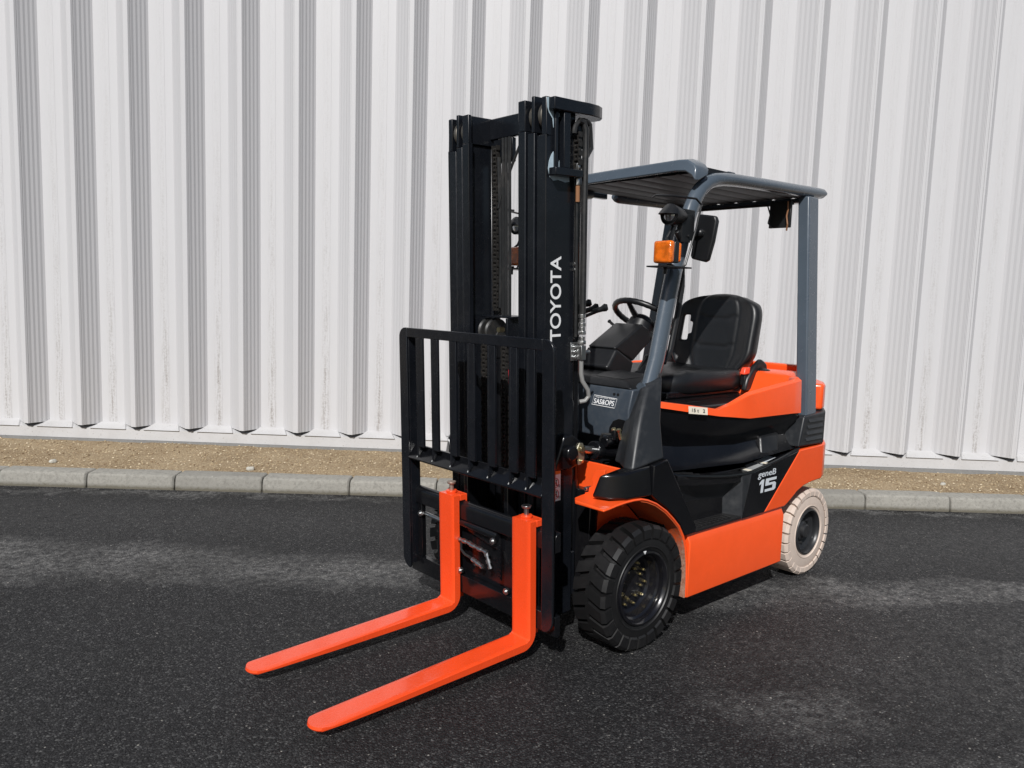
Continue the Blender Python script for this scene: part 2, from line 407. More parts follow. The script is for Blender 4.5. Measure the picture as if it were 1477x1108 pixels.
# ---- gravel strip
def gravel_mat():
    mt, nt, b = new_mat('gravel')
    geo = N(nt, 'ShaderNodeNewGeometry'); pos = geo.outputs['Position']
    n1 = noise(nt, pos, 2.2, 5, .6); n2 = noise(nt, pos, 60, 4, .75)
    v1 = N(nt, 'ShaderNodeTexVoronoi'); v1.inputs['Scale'].default_value = 130; nt.links.new(pos, v1.inputs['Vector'])
    sp = N(nt, 'ShaderNodeSeparateColor'); nt.links.new(v1.outputs['Color'], sp.inputs[0])
    c = mix(nt, ramp(nt, n1.outputs[0], [(.35, 0.), (.65, 1.)]).outputs[0], (.235, .168, .098), (.335, .255, .160))
    c = mix(nt, ramp(nt, sp.outputs[0], [(.0, 0.), (.7, .15), (1., .9)]).outputs[0], c, (.52, .42, .28))
    c = mix(nt, ramp(nt, n2.outputs[0], [(.5, 0.), (.75, .7)]).outputs[0], c, (.11, .075, .045))
    nt.links.new(c, b.inputs['Base Color']); b.inputs['Roughness'].default_value = .95; b.inputs['Specular IOR Level'].default_value = .15
    bump(nt, b, mth(nt, 'ADD', mth(nt, 'MULTIPLY', v1.outputs['Distance'], -1.), n2.outputs[0]), .9, .006)
    return mt
M['gravel'] = gravel_mat()
from mathutils import noise as MN
def gz(s, y):
    t = max(0, min(1, (y-KF-.15)/1.0))
    return .090+.022*t+.016*math.exp(-((t-.10)/.10)**2)*0+.012*(MN.noise(Vector((s*1.7, y*3, 0))))+.010*MN.noise(Vector((s*7, y*9, 3)))
gb = MB(); ns, ny = 260, 22; vs = []
for i in range(ns+1):
    for j in range(ny+1):
        s = -12+24*i/ns; y = KF+.142+1.35*j/ny
        vs.append(Kp(s, y, gz(s, y)))
gb.add(vs, [(i*(ny+1)+j, (i+1)*(ny+1)+j, (i+1)*(ny+1)+j+1, i*(ny+1)+j+1) for i in range(ns) for j in range(ny)])
tag(gb.build('gravel_strip', M['gravel'], smooth=60), kind='structure')
def pebble_mat():
    mt, nt, b = new_mat('pebbles')
    geo = N(nt, 'ShaderNodeNewGeometry')
    r = N(nt, 'ShaderNodeValToRGB'); nt.links.new(geo.outputs['Random Per Island'], r.inputs[0])
    cr = r.color_ramp; cr.elements.new(.35); cr.elements.new(.75)
    for e, c in zip(cr.elements, ((.16, .105, .06), (.31, .23, .14), (.44, .35, .225), (.66, .57, .42))): e.color = (*c, 1)
    nt.links.new(r.outputs[0], b.inputs['Base Color']); b.inputs['Roughness'].default_value = .9; b.inputs['Specular IOR Level'].default_value = .2
    return mt
M['pebble'] = pebble_mat()
pv, pf = [], []
rnd = random.Random(3)
for k in range(15000):
    s = rnd.uniform(-7, 7.5); y = KF+.15+rnd.random()*.98
    r = rnd.choice((.003, .004, .0045, .006, .008)); c = Kp(s, y, gz(s, y)+r*.25); o = len(pv)
    a = rnd.random()*6.28
    for dx, dy, dz in ((1, 0, 0), (0, 1, 0), (-1, 0, 0), (0, -1, 0), (0, 0, .75), (0, 0, -.75)):
        j = rnd.uniform(.7, 1.25)
        pv.append(c+Vector(((dx*math.cos(a)-dy*math.sin(a))*r*j*1.2, (dx*math.sin(a)+dy*math.cos(a))*r*j, dz*r*j)))
    for f in ((0, 1, 4), (1, 2, 4), (2, 3, 4), (3, 0, 4), (1, 0, 5), (2, 1, 5), (3, 2, 5), (0, 3, 5)): pf.append(tuple(q+o for q in f))
pm = MB(); pm.v = pv; pm.f = pf
tag(pm.build('gravel', M['pebble'], smooth=0), kind='stuff')
# loose grit on the asphalt along the kerb and silt bands
pv, pf = [], []
for k in range(2600):
    s = rnd.uniform(-6, 6); y = KF-abs(rnd.gauss(0, .05)) if rnd.random() < .62 else rnd.uniform(-3, KF)
    r = rnd.choice((.0012, .0016, .002, .003)); c = Kp(s, y, r*.5); o = len(pv); a = rnd.random()*6.28
    for dx, dy, dz in ((1, 0, 0), (0, 1, 0), (-1, 0, 0), (0, -1, 0), (0, 0, .7), (0, 0, -.7)):
        j = rnd.uniform(.7, 1.3)
        pv.append(c+Vector(((dx*math.cos(a)-dy*math.sin(a))*r*j*1.2, (dx*math.sin(a)+dy*math.cos(a))*r*j, dz*r*j)))
    for f in ((0, 1, 4), (1, 2, 4), (2, 3, 4), (3, 0, 4), (1, 0, 5), (2, 1, 5), (3, 2, 5), (0, 3, 5)): pf.append(tuple(q+o for q in f))
pm = MB(); pm.v = pv; pm.f = pf
M['grit'] = concrete_mat('grit', (.10, .10, .098), (.30, .295, .28), (.06, .06, .06), 9)
tag(pm.build('grit', M['grit'], smooth=0), kind='stuff')
# three bigger stones
M['stone'] = concrete_mat('stone', (.42, .41, .36), (.52, .50, .45), (.3, .29, .25))
for (s, y, r, lab) in ((3.05, KF+.42, .020, 'pale stone on the gravel strip right of the forklift'),
                       (-1.95, KF+.24, .026, 'grey green stone on the gravel strip left of the load backrest'),
                       (-3.35, KF+.30, .022, 'dusty grey stone on the gravel strip near the left edge of the photo')):
    st = MB(); st.sphere((0, 0, 0), r, (1.2, .9, .7), 9, 6)
    st.v = [p*(1+.25*MN.noise(p*60+Vector((s, 0, 0)))) for p in st.v]
    p = Kp(s, y, gz(s, y)+r*.4); st.v = [q+p for q in st.v]
    tag(st.build('stone', M['stone'], smooth=35), lab, 'stone', 'stones lying on the gravel strip')

# ---- corrugated wall
def wall_mat():
    mt, nt, b = new_mat('white_cladding')
    tc = N(nt, 'ShaderNodeTexCoord'); ob = tc.outputs['Object']; inf = N(nt, 'ShaderNodeObjectInfo')
    geo = N(nt, 'ShaderNodeNewGeometry')
    sw = N(nt, 'ShaderNodeSeparateXYZ'); nt.links.new(geo.outputs['Position'], sw.inputs[0])
    sx = N(nt, 'ShaderNodeSeparateXYZ'); nt.links.new(ob, sx.inputs[0])
    cmb = N(nt, 'ShaderNodeCombineXYZ'); nt.links.new(sx.outputs[0], cmb.inputs[0]); nt.links.new(sx.outputs[1], cmb.inputs[1])
    nt.links.new(mth(nt, 'MULTIPLY', sw.outputs[2], .05), cmb.inputs[2])
    off = N(nt, 'ShaderNodeVectorMath', operation='ADD'); nt.links.new(cmb.outputs[0], off.inputs[0])
    rv = N(nt, 'ShaderNodeCombineXYZ')
    for i in range(3): nt.links.new(mth(nt, 'MULTIPLY', inf.outputs['Random'], 37.0+i*11), rv.inputs[i])
    nt.links.new(rv.outputs[0], off.inputs[1])
    streak = noise(nt, off.outputs[0], 85, 5, .7); soft = noise(nt, off.outputs[0], 12, 3, .5)
    spk = noise(nt, geo.outputs['Position'], 75, 5, .75); sp2 = noise(nt, geo.outputs['Position'], 9, 3, .6)
    # centre line of the valley, where rain leaves its dirt
    x = mth(nt, 'ADD', sx.outputs[0], mth(nt, 'MULTIPLY', mth(nt, 'SUBTRACT', sp2.outputs[0], .5), .018))
    cl = mth(nt, 'ABSOLUTE', mth(nt, 'SUBTRACT', x, VALC))
    core = ramp(nt, cl, [(.004, 1.0), (.042, .0)]); wide = ramp(nt, cl, [(.01, 1.0), (.065, 0.)])
    low = ramp(nt, mth(nt, 'DIVIDE', sw.outputs[2], 3.0), [(.06, 1.0), (.42, .38), (1.0, .12)])
    d1 = mth(nt, 'MULTIPLY', mth(nt, 'MULTIPLY', core.outputs[0], low.outputs[0]), ramp(nt, mth(nt, 'MULTIPLY', spk.outputs[0], ramp(nt, streak.outputs[0], [(.35, .7), (.65, 1.25)]).outputs[0]), [(.44, 0.), (.68, .75)]).outputs[0])
    d2 = mth(nt, 'MULTIPLY', mth(nt, 'MULTIPLY', wide.outputs[0], low.outputs[0]), ramp(nt, streak.outputs[0], [(.40, 0.), (.70, .22)]).outputs[0])
    d3 = ramp(nt, soft.outputs[0], [(.4, 0.), (.75, .10)]).outputs[0]
    c = mix(nt, inf.outputs['Random'], (.487, .486, .498), (.502, .501, .512))
    c = mix(nt, d3, c, (.455, .45, .446))
    c = mix(nt, d2, c, (.34, .31, .27)); c = mix(nt, d1, c, (.14, .115, .095))
    nt.links.new(c, b.inputs['Base Color']); b.inputs['Roughness'].default_value = .48; b.inputs['Specular IOR Level'].default_value = .35
    wv = noise(nt, off.outputs[0], 6, 2, .5)
    bump(nt, b, wv.outputs[0], .12, .01)
    return mt
# one panel: lap on the rib crest, fluted slope, valley, fluted slope, crest
def slope(t0, d0, t1, d1, n):      # gently fluted flank of a rib
    out = []; L_ = math.hypot((t1-t0)*PITCH, d1-d0); nx, ny = (d1-d0)/L_, -(t1-t0)*PITCH/L_
    for k in range(n*4+1):
        q = k/(n*4); off = .0012*(1-math.cos(2*math.pi*q*n))*(-1)
        out.append(((t0+(t1-t0)*q)*PITCH+nx*off, d0+(d1-d0)*q+ny*off))
    return out
pr = [(.012*PITCH, -.0035), (.044*PITCH, -.0035), (.050*PITCH, -.001), (.057*PITCH, .004), (.066*PITCH, .009), (.069*PITCH, .0155), (.074*PITCH, .014)]
pr += slope(.082, .019, .262, DEP, 4)
pr += [(.264*PITCH, DEP), (.40*PITCH, DEP), (.404*PITCH, DEP-.0015), (.536*PITCH, DEP-.0015), (.54*PITCH, DEP), (.68*PITCH, DEP)]
pr += slope(.684, DEP-.001, .940, .014, 4)
pr += [(.946*PITCH, .014), (.950*PITCH, .008), (.958*PITCH, .0065), (.964*PITCH, .001), (.970*PITCH, 0), (1.044*PITCH, 0), (1.05*PITCH, .006)]
Z0, Z1 = .240, 7.2
pc = Vector(((pr[0][0]+pr[-1][0])/2, DEP/2, (Z0+Z1)/2))
VALC = .470*PITCH-pc.x
M['wall'] = wall_mat()
wp = MB(); rings = [[Vector((x, y, z)) for x, y in pr] for z in (Z0, Z1)]
wp.loft(rings, closed=False, cap=False)
wall = tag(empty('warehouse_wall', Wp(0, 0, 0), TW), 'tall white corrugated metal wall behind the gravel strip', 'wall')
def wloc(o, s, dep, z): o.parent = wall; o.location = (s, dep, z); o.rotation_euler = (0, 0, 0)
o = wp.build('wall_panel', M['wall'], smooth=0); pme = o.data; bpy.data.objects.remove(o)
pme.transform(Matrix.Translation(-Vector((0, 0, 0))))
for k in range(-12, 32):
    o = bpy.data.objects.new('wall_panel', pme); COL.objects.link(o)
    wloc(o, S0+k*PITCH+pc.x, pc.y+random.uniform(-.0012, .0012), pc.z)
    q = o.modifiers.new('thick', 'SOLIDIFY'); q.thickness = .0012; q.offset = 0
# flashing below the sheets, one closure lip under every valley, concrete footing
def flash_mat():
    mt, nt, b = new_mat('white_flashing')
    geo = N(nt, 'ShaderNodeNewGeometry'); pos = geo.outputs['Position']
    n1 = noise(nt, pos, 6, 5, .65); n2 = noise(nt, pos, 70, 4, .7)
    c = mix(nt, ramp(nt, n1.outputs[0], [(.4, 0.), (.75, .5)]).outputs[0], (.48, .478, .482), (.38, .37, .362))
    c = mix(nt, ramp(nt, n2.outputs[0], [(.62, 0.), (.70, .8)]).outputs[0], c, (.22, .20, .18))
    nt.links.new(c, b.inputs['Base Color']); b.inputs['Roughness'].default_value = .5
    return mt
M['flash'] = flash_mat()
fl = MB(); SL, SR = S0-12*PITCH, S0+32*PITCH
fp = [(.1495, .300), (.1495, .252), (.045, .212), (.041, .130), (.060, .130), (.062, .190), (.16, .236), (.165, .300)]
fl.loft([[Vector((s, y, z)) for y, z in fp] for s in (SL, SR)])
o = fl.build('flashing', M['flash'], smooth=0); c = WC[o.name]; wloc(o, c.x, c.y, c.z)
cl = MB()
a0, a1 = .262*PITCH, .685*PITCH
cl.hexa([Vector(p) for p in ((a0-.052, .033, .2135), (a1+.052, .033, .2135), (a1+.07, .148, .2135), (a0-.07, .148, .2135),
                             (a0-.004, .1275, .2535), (a1+.004, .1275, .2535), (a1+.004, .148, .2535), (a0-.004, .148, .2535))])
o = cl.build('closure_lip', M['flash'], smooth=0); c0 = Vector(WC[o.name]); cme = o.data; bpy.data.objects.remove(o)
for k in range(-12, 32):
    o = bpy.data.objects.new('closure_lip', cme); COL.objects.link(o); wloc(o, S0+k*PITCH+c0.x, c0.y, c0.z)
fo = MB(); fo.box(SL, SR, .030, .5, -.05, .1285)
o = fo.build('footing', M['found'], smooth=0); c = WC[o.name]; wloc(o, c.x, c.y, c.z)
fo = MB(); fo.box(SL, SR, .17, .30, .31, 7.2)
o = fo.build('core', M['found'], smooth=0); c = WC[o.name]; wloc(o, c.x, c.y, c.z)

# ================================================================== FORKLIFT
FL = tag(empty('forklift', (0, 0, 0)), 'orange and black electric counterbalance forklift with lowered forks parked on the asphalt', 'forklift')
BG, MBK, OR, GU, BP = M['black_gloss'], M['mast_black'], M['orange'], M['guard'], M['black_plastic']
def B(): return MB()

# ---- mast
ZT = 2.06
for sg in (1, -1):
    o_ = B()
    P_ = [(.298, .285), (.298, .238), (.280, .238), (.280, .266), (.163, .266), (.163, .238), (.145, .238), (.145, .285)]
    o_.prism([(u, v*sg) for u, v in P_], .10, 1.93, 'z')
    P2 = [(.298, .285), (.298, .261), (.163, .261), (.163, .238), (.145, .238), (.145, .285)]
    o_.prism([(u, v*sg) for u, v in P2], 1.93, ZT, 'z')
    rail = o_.build('mast_rail', MBK, FL, .0035, Tm)
    if sg == 1: outer = rail
    mi = B()
    mi.prism([(u, v*sg) for u, v in [(.302, .229), (.302, .193), (.284, .193), (.284, .206), (.165, .206), (.165, .193), (.147, .193), (.147, .229), (.165, .229), (.165, .219), (.284, .219), (.284, .229)]], .12, 1.94, 'z')
    mi.prism([(u, v*sg) for u, v in [(.302, .228), (.302, .213), (.147, .213), (.147, .228)]], 1.94, ZT+.008, 'z')
    mi.build('mast_rail', MBK, FL, .003, Tm)
    inn = B()
    inn.prism([(u, v*sg) for u, v in [(.306, .185), (.306, .146), (.288, .146), (.288, .168), (.168, .168), (.168, .146), (.150, .146), (.150, .185)]], .13, 1.95, 'z')
    inn.prism([(u, v*sg) for u, v in [(.306, .184), (.306, .146), (.288, .146), (.288, .160), (.168, .160), (.168, .146), (.150, .146), (.150, .184)]], 1.95, ZT, 'z')
    inn.build('mast_rail', MBK, FL, .003, Tm)
    for v, u in ((.200, .245), (.2475, .245)):
        ro = B(); ro.lathe([(-.010, .030), (-.010, .046), (-.007, .050), (.007, .050), (.010, .046), (.010, .030)], (u, v*sg, 2.0), 32)
        ro.build('mast_roller', M['roller'], FL, 0, Tm)
cb = B(); cb.box(.158, .180, -.165, .165, 1.975, 2.058); cb.build('mast_crossbeam', MBK, FL, .004, Tm)
cb = B(); cb.box(.135, .146, -.26, .26, 1.83, 1.90)
cb = B(); cb.box(.115, .146, -.275, .275, .16, .34); cb.build('mast_crossbeam', MBK, FL, .004, Tm)
cb = B(); cb.box(.128, .146, -.275, .275, .80, .95); cb.build('mast_crossbeam', MBK, FL, .004, Tm)
# left top anchor plate and brackets
dp = B()
pl = [(.287, .286), (.287, .318), (.165, .318), (.11, .322), (.055, .316), (.018, .300), (.000, .276), (.003, .248), (.03, .224), (.08, .212), (.144, .210), (.144, .286)]
dp.prism(pl, 2.012, 2.056, 'z'); dp.build('anchor_plate', MBK, FL, .003, Tm)
br = B(); br.box(.140, .284, .2855, .322, 1.786, 1.814); br.build('anchor_bracket', MBK, FL, .003, Tm)
br = B(); br.box(.198, .232, .2855, .312, 1.8145, 2.0115); br.build('anchor_post', MBK, FL, .003, Tm)
br = B(); br.box(.246, .262, .2855, .298, 1.8145, 2.0115); br.build('anchor_post', MBK, FL, .003, Tm)
def blob(name, pts, v, mt):
    b_ = B(); b_.prism(pts, v, v+.0012); return b_.build(name, mt, outer, 0, Tm, smooth=0)
blob('bare_patch', [(.2965, 2.055), (.262, 2.058), (.258, 2.018), (.226, 2.006), (.236, 1.992), (.252, 1.986), (.254, 1.962), (.262, 1.955), (.267, 1.985), (.284, 2.003), (.292, 2.02)], .2855, M['primer'])
blob('bare_patch', [(.272, 1.86), (.262, 1.872), (.254, 1.862), (.246, 1.84), (.232, 1.838), (.228, 1.858), (.220, 1.85), (.205, 1.836), (.190, 1.822), (.180, 1.79), (.178, 1.772), (.20, 1.768), (.235, 1.774), (.262, 1.770), (.280, 1.782), (.288, 1.81), (.283, 1.838)], .2855, M['primer'])
sh = B(); sh.lathe([(-.012, .02), (-.012, .050), (-.006, .043), (.006, .043), (.012, .050), (.012, .02)], (.118, .272, 1.945), 32)
sh.build('chain_sheave', MBK, FL, 0, Tm)
def chain(name, path_z0, z1, u, v, pitch=.0165):
    c_ = B(); n = int((z1-path_z0)/pitch)
    for i in range(n):
        z = path_z0+i*pitch
        w = .0135 if i % 2 else .009
        for q in (-1, 1):
            c_.box(u-.009, u+.009, v+q*w-.0026, v+q*w+.0026, z-.004, z+pitch*.92)
        c_.cyl((u, v-.017, z), (u, v+.017, z), .0055, n=8)
    return c_.build(name, M['chain'], FL, 0, Tm, smooth=0)
chain('lift_chain', 1.29, 1.965, .19, -.115)
chain('lift_chain', .22, 1.20, .24, -.130)
chain('lift_chain', .22, 1.20, .24, -.005)
chain('lift_chain', 1.82, 1.965, .150, .300)
h = B()
arc = [(.118+.050*math.cos(t), .300, 1.945+.050*math.sin(t)) for t in [R(a) for a in range(130, -10, -12)]]
h.tube([(.130, .300, 1.83), (.078, .300, 1.90)]+arc[::1], .010, 8); h.build('hose', M['hose'], FL, 0, Tm)
h = B(); h.tube([(.150, .306, 1.990), (.128, .308, 1.985), (.118, .31, 1.96), (.118, .31, 1.90), (.122, .31, 1.7), (.122, .31, 1.5), (.124, .31, 1.285)], .0125, 10); h.build('hose', M['hose'], FL, 0, Tm)
h = B(); h.tube([(.150, .300, 1.78), (.150, .300, 1.20)], .006, 8); h.build('hose', M['hose'], FL, 0, Tm)
ft = B()
for z, r in ((1.285, .0145), (1.268, .012), (1.252, .0145), (1.236, .012), (1.222, .0155), (1.20, .012), (1.185, .0165)):
    ft.cyl((.128, .312, z), (.128, .312, z-.014), r, n=6 if r > .015 else 14)
ft.build('hose_fitting', M['steel'], FL, .001, Tm)
ft = B(); ft.tube([(.130, .312, 1.175), (.130, .312, 1.06), (.126, .315, 1.03), (.105, .325, .995), (.100, .325, .968), (.112, .318, .952), (.130, .305, .948)], .0085, 10)
ft.build('steel_pipe', M['pipe'], FL, 0, Tm)
cl = B(); cl.box(.128, .166, .2855, .291, 1.108, 1.178); cl.build('clamp_plate', M['steel'], FL, .001, Tm)
cl = B(); cl.box(.117, .143, .297, .325, 1.112, 1.166)
for z in (1.122, 1.142, 1.160): cl.cyl((.150, .291, z), (.150, .300, z), .0075, n=6)
cl.cyl((.117, .312, 1.142), (.085, .312, 1.140), .007, n=8); cl.build('pipe_clamp', M['steel'], FL, .002, Tm)
bo = B()
for z in (1.452, 1.474): bo.cyl((.150, .2855, z), (.150, .297, z), .0075, n=6); bo.sphere((.150, .297, z), .007)
bo.build('bolt', M['steel'], outer, 0, Tm)
bo = B()
for z in (1.826, 1.772):
    bo = B(); bo.cyl((.152, .305, z-.012), (.152, .305, z+.012), .009, n=6); bo.build('anchor_bolt', M['steel'], FL, .001, Tm)
bo = B(); bo.cyl((.152, .305, 1.70), (.152, .305, 1.758), .008, n=8); bo.build('anchor_bolt', M['rust'], FL, 0, Tm)
# hoses, free-lift cylinder and sheaves between the rails
for v in (-.058, -.040, -.020):
    h = B(); h.tube([(.20, v, 1.97), (.20, v+.001, 1.6), (.20, v, 1.27)], .0065, 8); h.build('hose', M['hose'], FL, 0, Tm)
h = B(); h.tube([(.17, .022, 1.96), (.18, -.005, 1.90), (.19, -.075, 1.765), (.20, -.088, 1.70)], .0055, 8); h.build('hose', M['hose'], FL, 0, Tm)
hb = B(); hb.box(.155, .176, -.146, -.03, 1.88, 1.974); hb.build('hose_bracket', MBK, FL, .004, Tm)
hb = B(); hb.tube([(.19, -.095, 1.90), (.19, -.088, 1.70), (.19, -.082, 1.55), (.19, -.088, 1.30)], .009, 8); hb.build('hose', M['hose'], FL, 0, Tm)
hb = B(); hb.box(.16, .25, -.142, .05, 1.262, 1.270); hb.box(.19, .26, .022, .034, 1.16, 1.262); hb.build('sheave_bracket', MBK, FL, .002, Tm)
for v in (-.118, -.075):
    sh = B(); sh.lathe([(-.011, .016), (-.011, .052), (-.005, .046), (.005, .046), (.011, .052), (.011, .016)], (.225, v, 1.205), 28)
    for k in range(6):
        a = k*math.pi/3; sh.tube([(.225, v+.009, 1.205), (.225+.045*math.cos(a), v+.009, 1.205+.045*math.sin(a))], .003, 5)
    sh.build('chain_sheave', M['hose'], FL, 0, Tm)
bo = B(); bo.cyl((.235, -.02, 1.215), (.262, -.02, 1.215), .011, n=6); bo.build('bolt', M['gold'], FL, 0, Tm)
cy = B(); cy.cyl((.20, -.065, .2), (.20, -.065, 1.16), .030, n=20); cy.cyl((.20, -.065, 1.10), (.20, -.065, 1.16), .037, n=20); cy.build('free_lift_cylinder', BG, FL, 0, Tm)
for sg in (1, -1):
    cy = B(); cy.cyl((.095, sg*.235, .2), (.095, sg*.235, 1.93), .024, n=18); cy.cyl((.095, sg*.235, 1.25), (.095, sg*.235, 1.32), .032, n=18); cy.build('lift_cylinder', BG, FL, 0, Tm)
tg = B(); tg.tube([(.26, .052, 1.09), (.26, .052, 1.065), (.26, .052, 1.06), (.26, .053, 1.005), (.26, .053, 1.0)], [.003, .006, .009, .009, .004], 10); tg.build('red_tag', M['red_tag'], FL, 0, Tm)

text('TOYOTA', M['white_print'], outer, (.216, .2856, 1.186), (0, 0, 1), (1, 0, 0), .315, .056, bold=.012, xf=Tm)
# warning sticker on the mast
stk = B(); stk.box(.211, .262, .2855, .2862, .570, .694); st = stk.build('warning_sticker', M['white_print'], outer, 0, Tm, smooth=0)
s2 = B(); s2.box(.212, .261, .2863, .2866, .675, .693); s2.build('sticker_header', M['sticker_orange'], outer, 0, Tm, smooth=0)
for zc in (.642, .597):
    rg_ = B(); rg_.tube([(.238+.016*math.cos(t), .2868, zc+.018*math.sin(t)) for t in [2*math.pi*k/24 for k in range(24)]], .0016, 6, closed=True)
    rg_.tube([(.249, .2868, zc+.012), (.227, .2868, zc-.012)], .0016, 6)
    rg_.build('prohibition_sign', M['sticker_red'], outer, 0, Tm)
    ik = B(); ik.box(.231, .236, .2864, .2867, zc-.012, zc+.004); ik.cyl((.2335, .2864, zc+.009), (.2335, .2867, zc+.009), .004, n=10)
    ik.box(.240, .247, .2864, .2867, zc-.012, zc-.008); ik.box(.243, .247, .2864, .2867, zc-.012, zc+.012)
    ik.tube([(.219+.0035*math.cos(t), .2868, zc-.014+.005*math.sin(t)) for t in [2*math.pi*k/12 for k in range(12)]], .001, 5, closed=True)
    ik.box(.254, .258, .2864, .2867, zc-.015, zc-.011)
    ik.build('sticker_ink', M['ink'], outer, 0, Tm, smooth=0)

# ---- carriage
ca = B(); ca.prism([(.375, .445), (.403, .445), (.403, .500), (.396, .512), (.384, .518), (.375, .518)], -.452, .452, 'y'); ca.build('carriage_bar', BG, FL, .002, Tm)
ca = B(); ca.prism([(.375, .128), (.390, .122), (.403, .132), (.403, .205), (.375, .205)], -.452, .452, 'y'); ca.build('carriage_bar', BG, FL, .002, Tm)
for v in (-.405, .375):
    ca = B(); ca.box(.378, .400, v-.0, v+.030, .206, .444); ca.build('carriage_upright', BG, FL, .002, Tm)
ca = B(); ca.box(.355, .374, -.315, .36, .30, .60); ca.box(.350, .374, -.20, .20, .12, .30); 
ca = B(); ca.box(.352, .372, -.300, .32, .14, .50); ca.build('carriage_plate', BG, FL, .002, Tm)
for v in (-.125, .125):
    ca = B(); ca.box(.20, .352, v-.012, v+.012, .14, .62); ca.build('roller_bracket', BG, FL, .003, Tm)
ca = B(); ca.prism([(-.09, .435), (.115, .435), (.13, .40), (.13, .36), (-.09, .40)], .376, .385, 'x')
ca.cyl((.392, -.10, .428), (.392, .125, .423), .017, n=16); ca.build('side_shift_cylinder', BG, FL, .001, Tm)
cy = B(); cy.cyl((.388, -.37, .402), (.388, -.20, .398), .0085, n=12); cy.build('shift_rod', M['steel'], FL, 0, Tm)
def fit(pts, r=.0085):
    f_ = B(); p0, p1 = Vector(pts[0]), Vector(pts[1])
    for a_, b_, k in ((0, .26, 1.15), (.26, .45, .8), (.45, .66, 1.2), (.66, .85, .8), (.85, 1, 1.1)):
        f_.cyl(p0.lerp(p1, a_), p0.lerp(p1, b_), r*k, n=8)
    f_.build('hose_fitting', M['steel'], FL, 0, Tm)
fit([(.412, -.105, .362), (.412, -.020, .362)]); fit([(.412, -.020, .358), (.412, .085, .352)]); fit([(.412, .075, .352), (.414, .105, .292)]); fit([(.412, -.010, .300), (.412, .055, .285)])
h = B(); h.tube([(.408, -.085, .355), (.410, -.085, .320), (.410, -.060, .305), (.410, -.010, .300)], .0055, 8); h.build('hose', M['hose'], FL, 0, Tm)
for (v, z) in ((-.095, .226), (.190, .224), (.112, .405), (-.372, .405)):
    bo = B(); bo.cyl((.400, v, z), (.412, v, z), .014, n=6); bo.cyl((.412, v, z), (.418, v, z), .008, n=10); bo.build('bolt', M['steel'], FL, .001, Tm)
ch = B(); ch.box(.405, .412, .145, .165, .26, .40)
for k in range(7): ch.box(.411, .415, .148, .162, .265+k*.019, .275+k*.019)
ch.build('chain_guard', BG, FL, 0, Tm)

# ---- load backrest
bb = B(); UF = .436
def rr(pts, i, r, n=6):
    return pts
po = []
bw, zt, zb, rc = .470, 1.213, .152, .042
def backrest_post(sg):
    b_ = B()
    ov = bw*sg; iv = .414*sg; pts = []
    pts.append((iv, zb+.012)); 
    for k in range(7):      # bottom outer corner
        t = k/6*math.pi/2
        pts.append((ov-sg*.05+sg*.05*math.sin(t), zb+.05-.05*math.cos(t)))
    for k in range(7):      # top outer corner
        t = k/6*math.pi/2
        pts.append((ov-sg*rc+sg*rc*math.cos(t), zt-rc+rc*math.sin(t)))
    pts.append((iv, zt))
    b_.prism(pts, UF-.010, UF, 'x')
    b_.box(UF-.060, UF-.0101, iv, iv+sg*.010, zb+.02, zt-.03)
    return b_.build('backrest_post', MBK, FL, .002, Tm)
backrest_post(1); backrest_post(-1)
tb = B(); tb.box(UF-.011, UF, -.4135, .4135, 1.174, zt); tb.build('backrest_top_bar', MBK, FL, .002, Tm)
xb = B(); xb.prism([(UF+.001, .648), (UF+.003, .655), (.398, .7055), (.388, .7055), (UF-.010, .648)], -.4135, .4135, 'y'); xb.build('backrest_cross_bar', BG, FL, .0015, Tm)
for v0, v1 in ((-.352, -.302), (-.245, -.197), (-.121, -.076), (-.006, .039), (.114, .159), (.236, .281), (.330, .374)):
    b_ = B(); b_.prism([(.400, .7065), (UF-.002, .6655), (UF-.002, 1.176), (.400, 1.176)], v0, v0+.010)
    b_.box(.424, UF-.001, v0+.0101, v1, .712, 1.1735); b_.build('backrest_bar', MBK, FL, .0015, Tm)
    wd = B(); wd.tube([(UF-.001, v0-.002, .662), (.402, v0-.002, .703)], .0022, 6); wd.build('weld_bead', M['sticker_grey'], FL, 0, Tm)

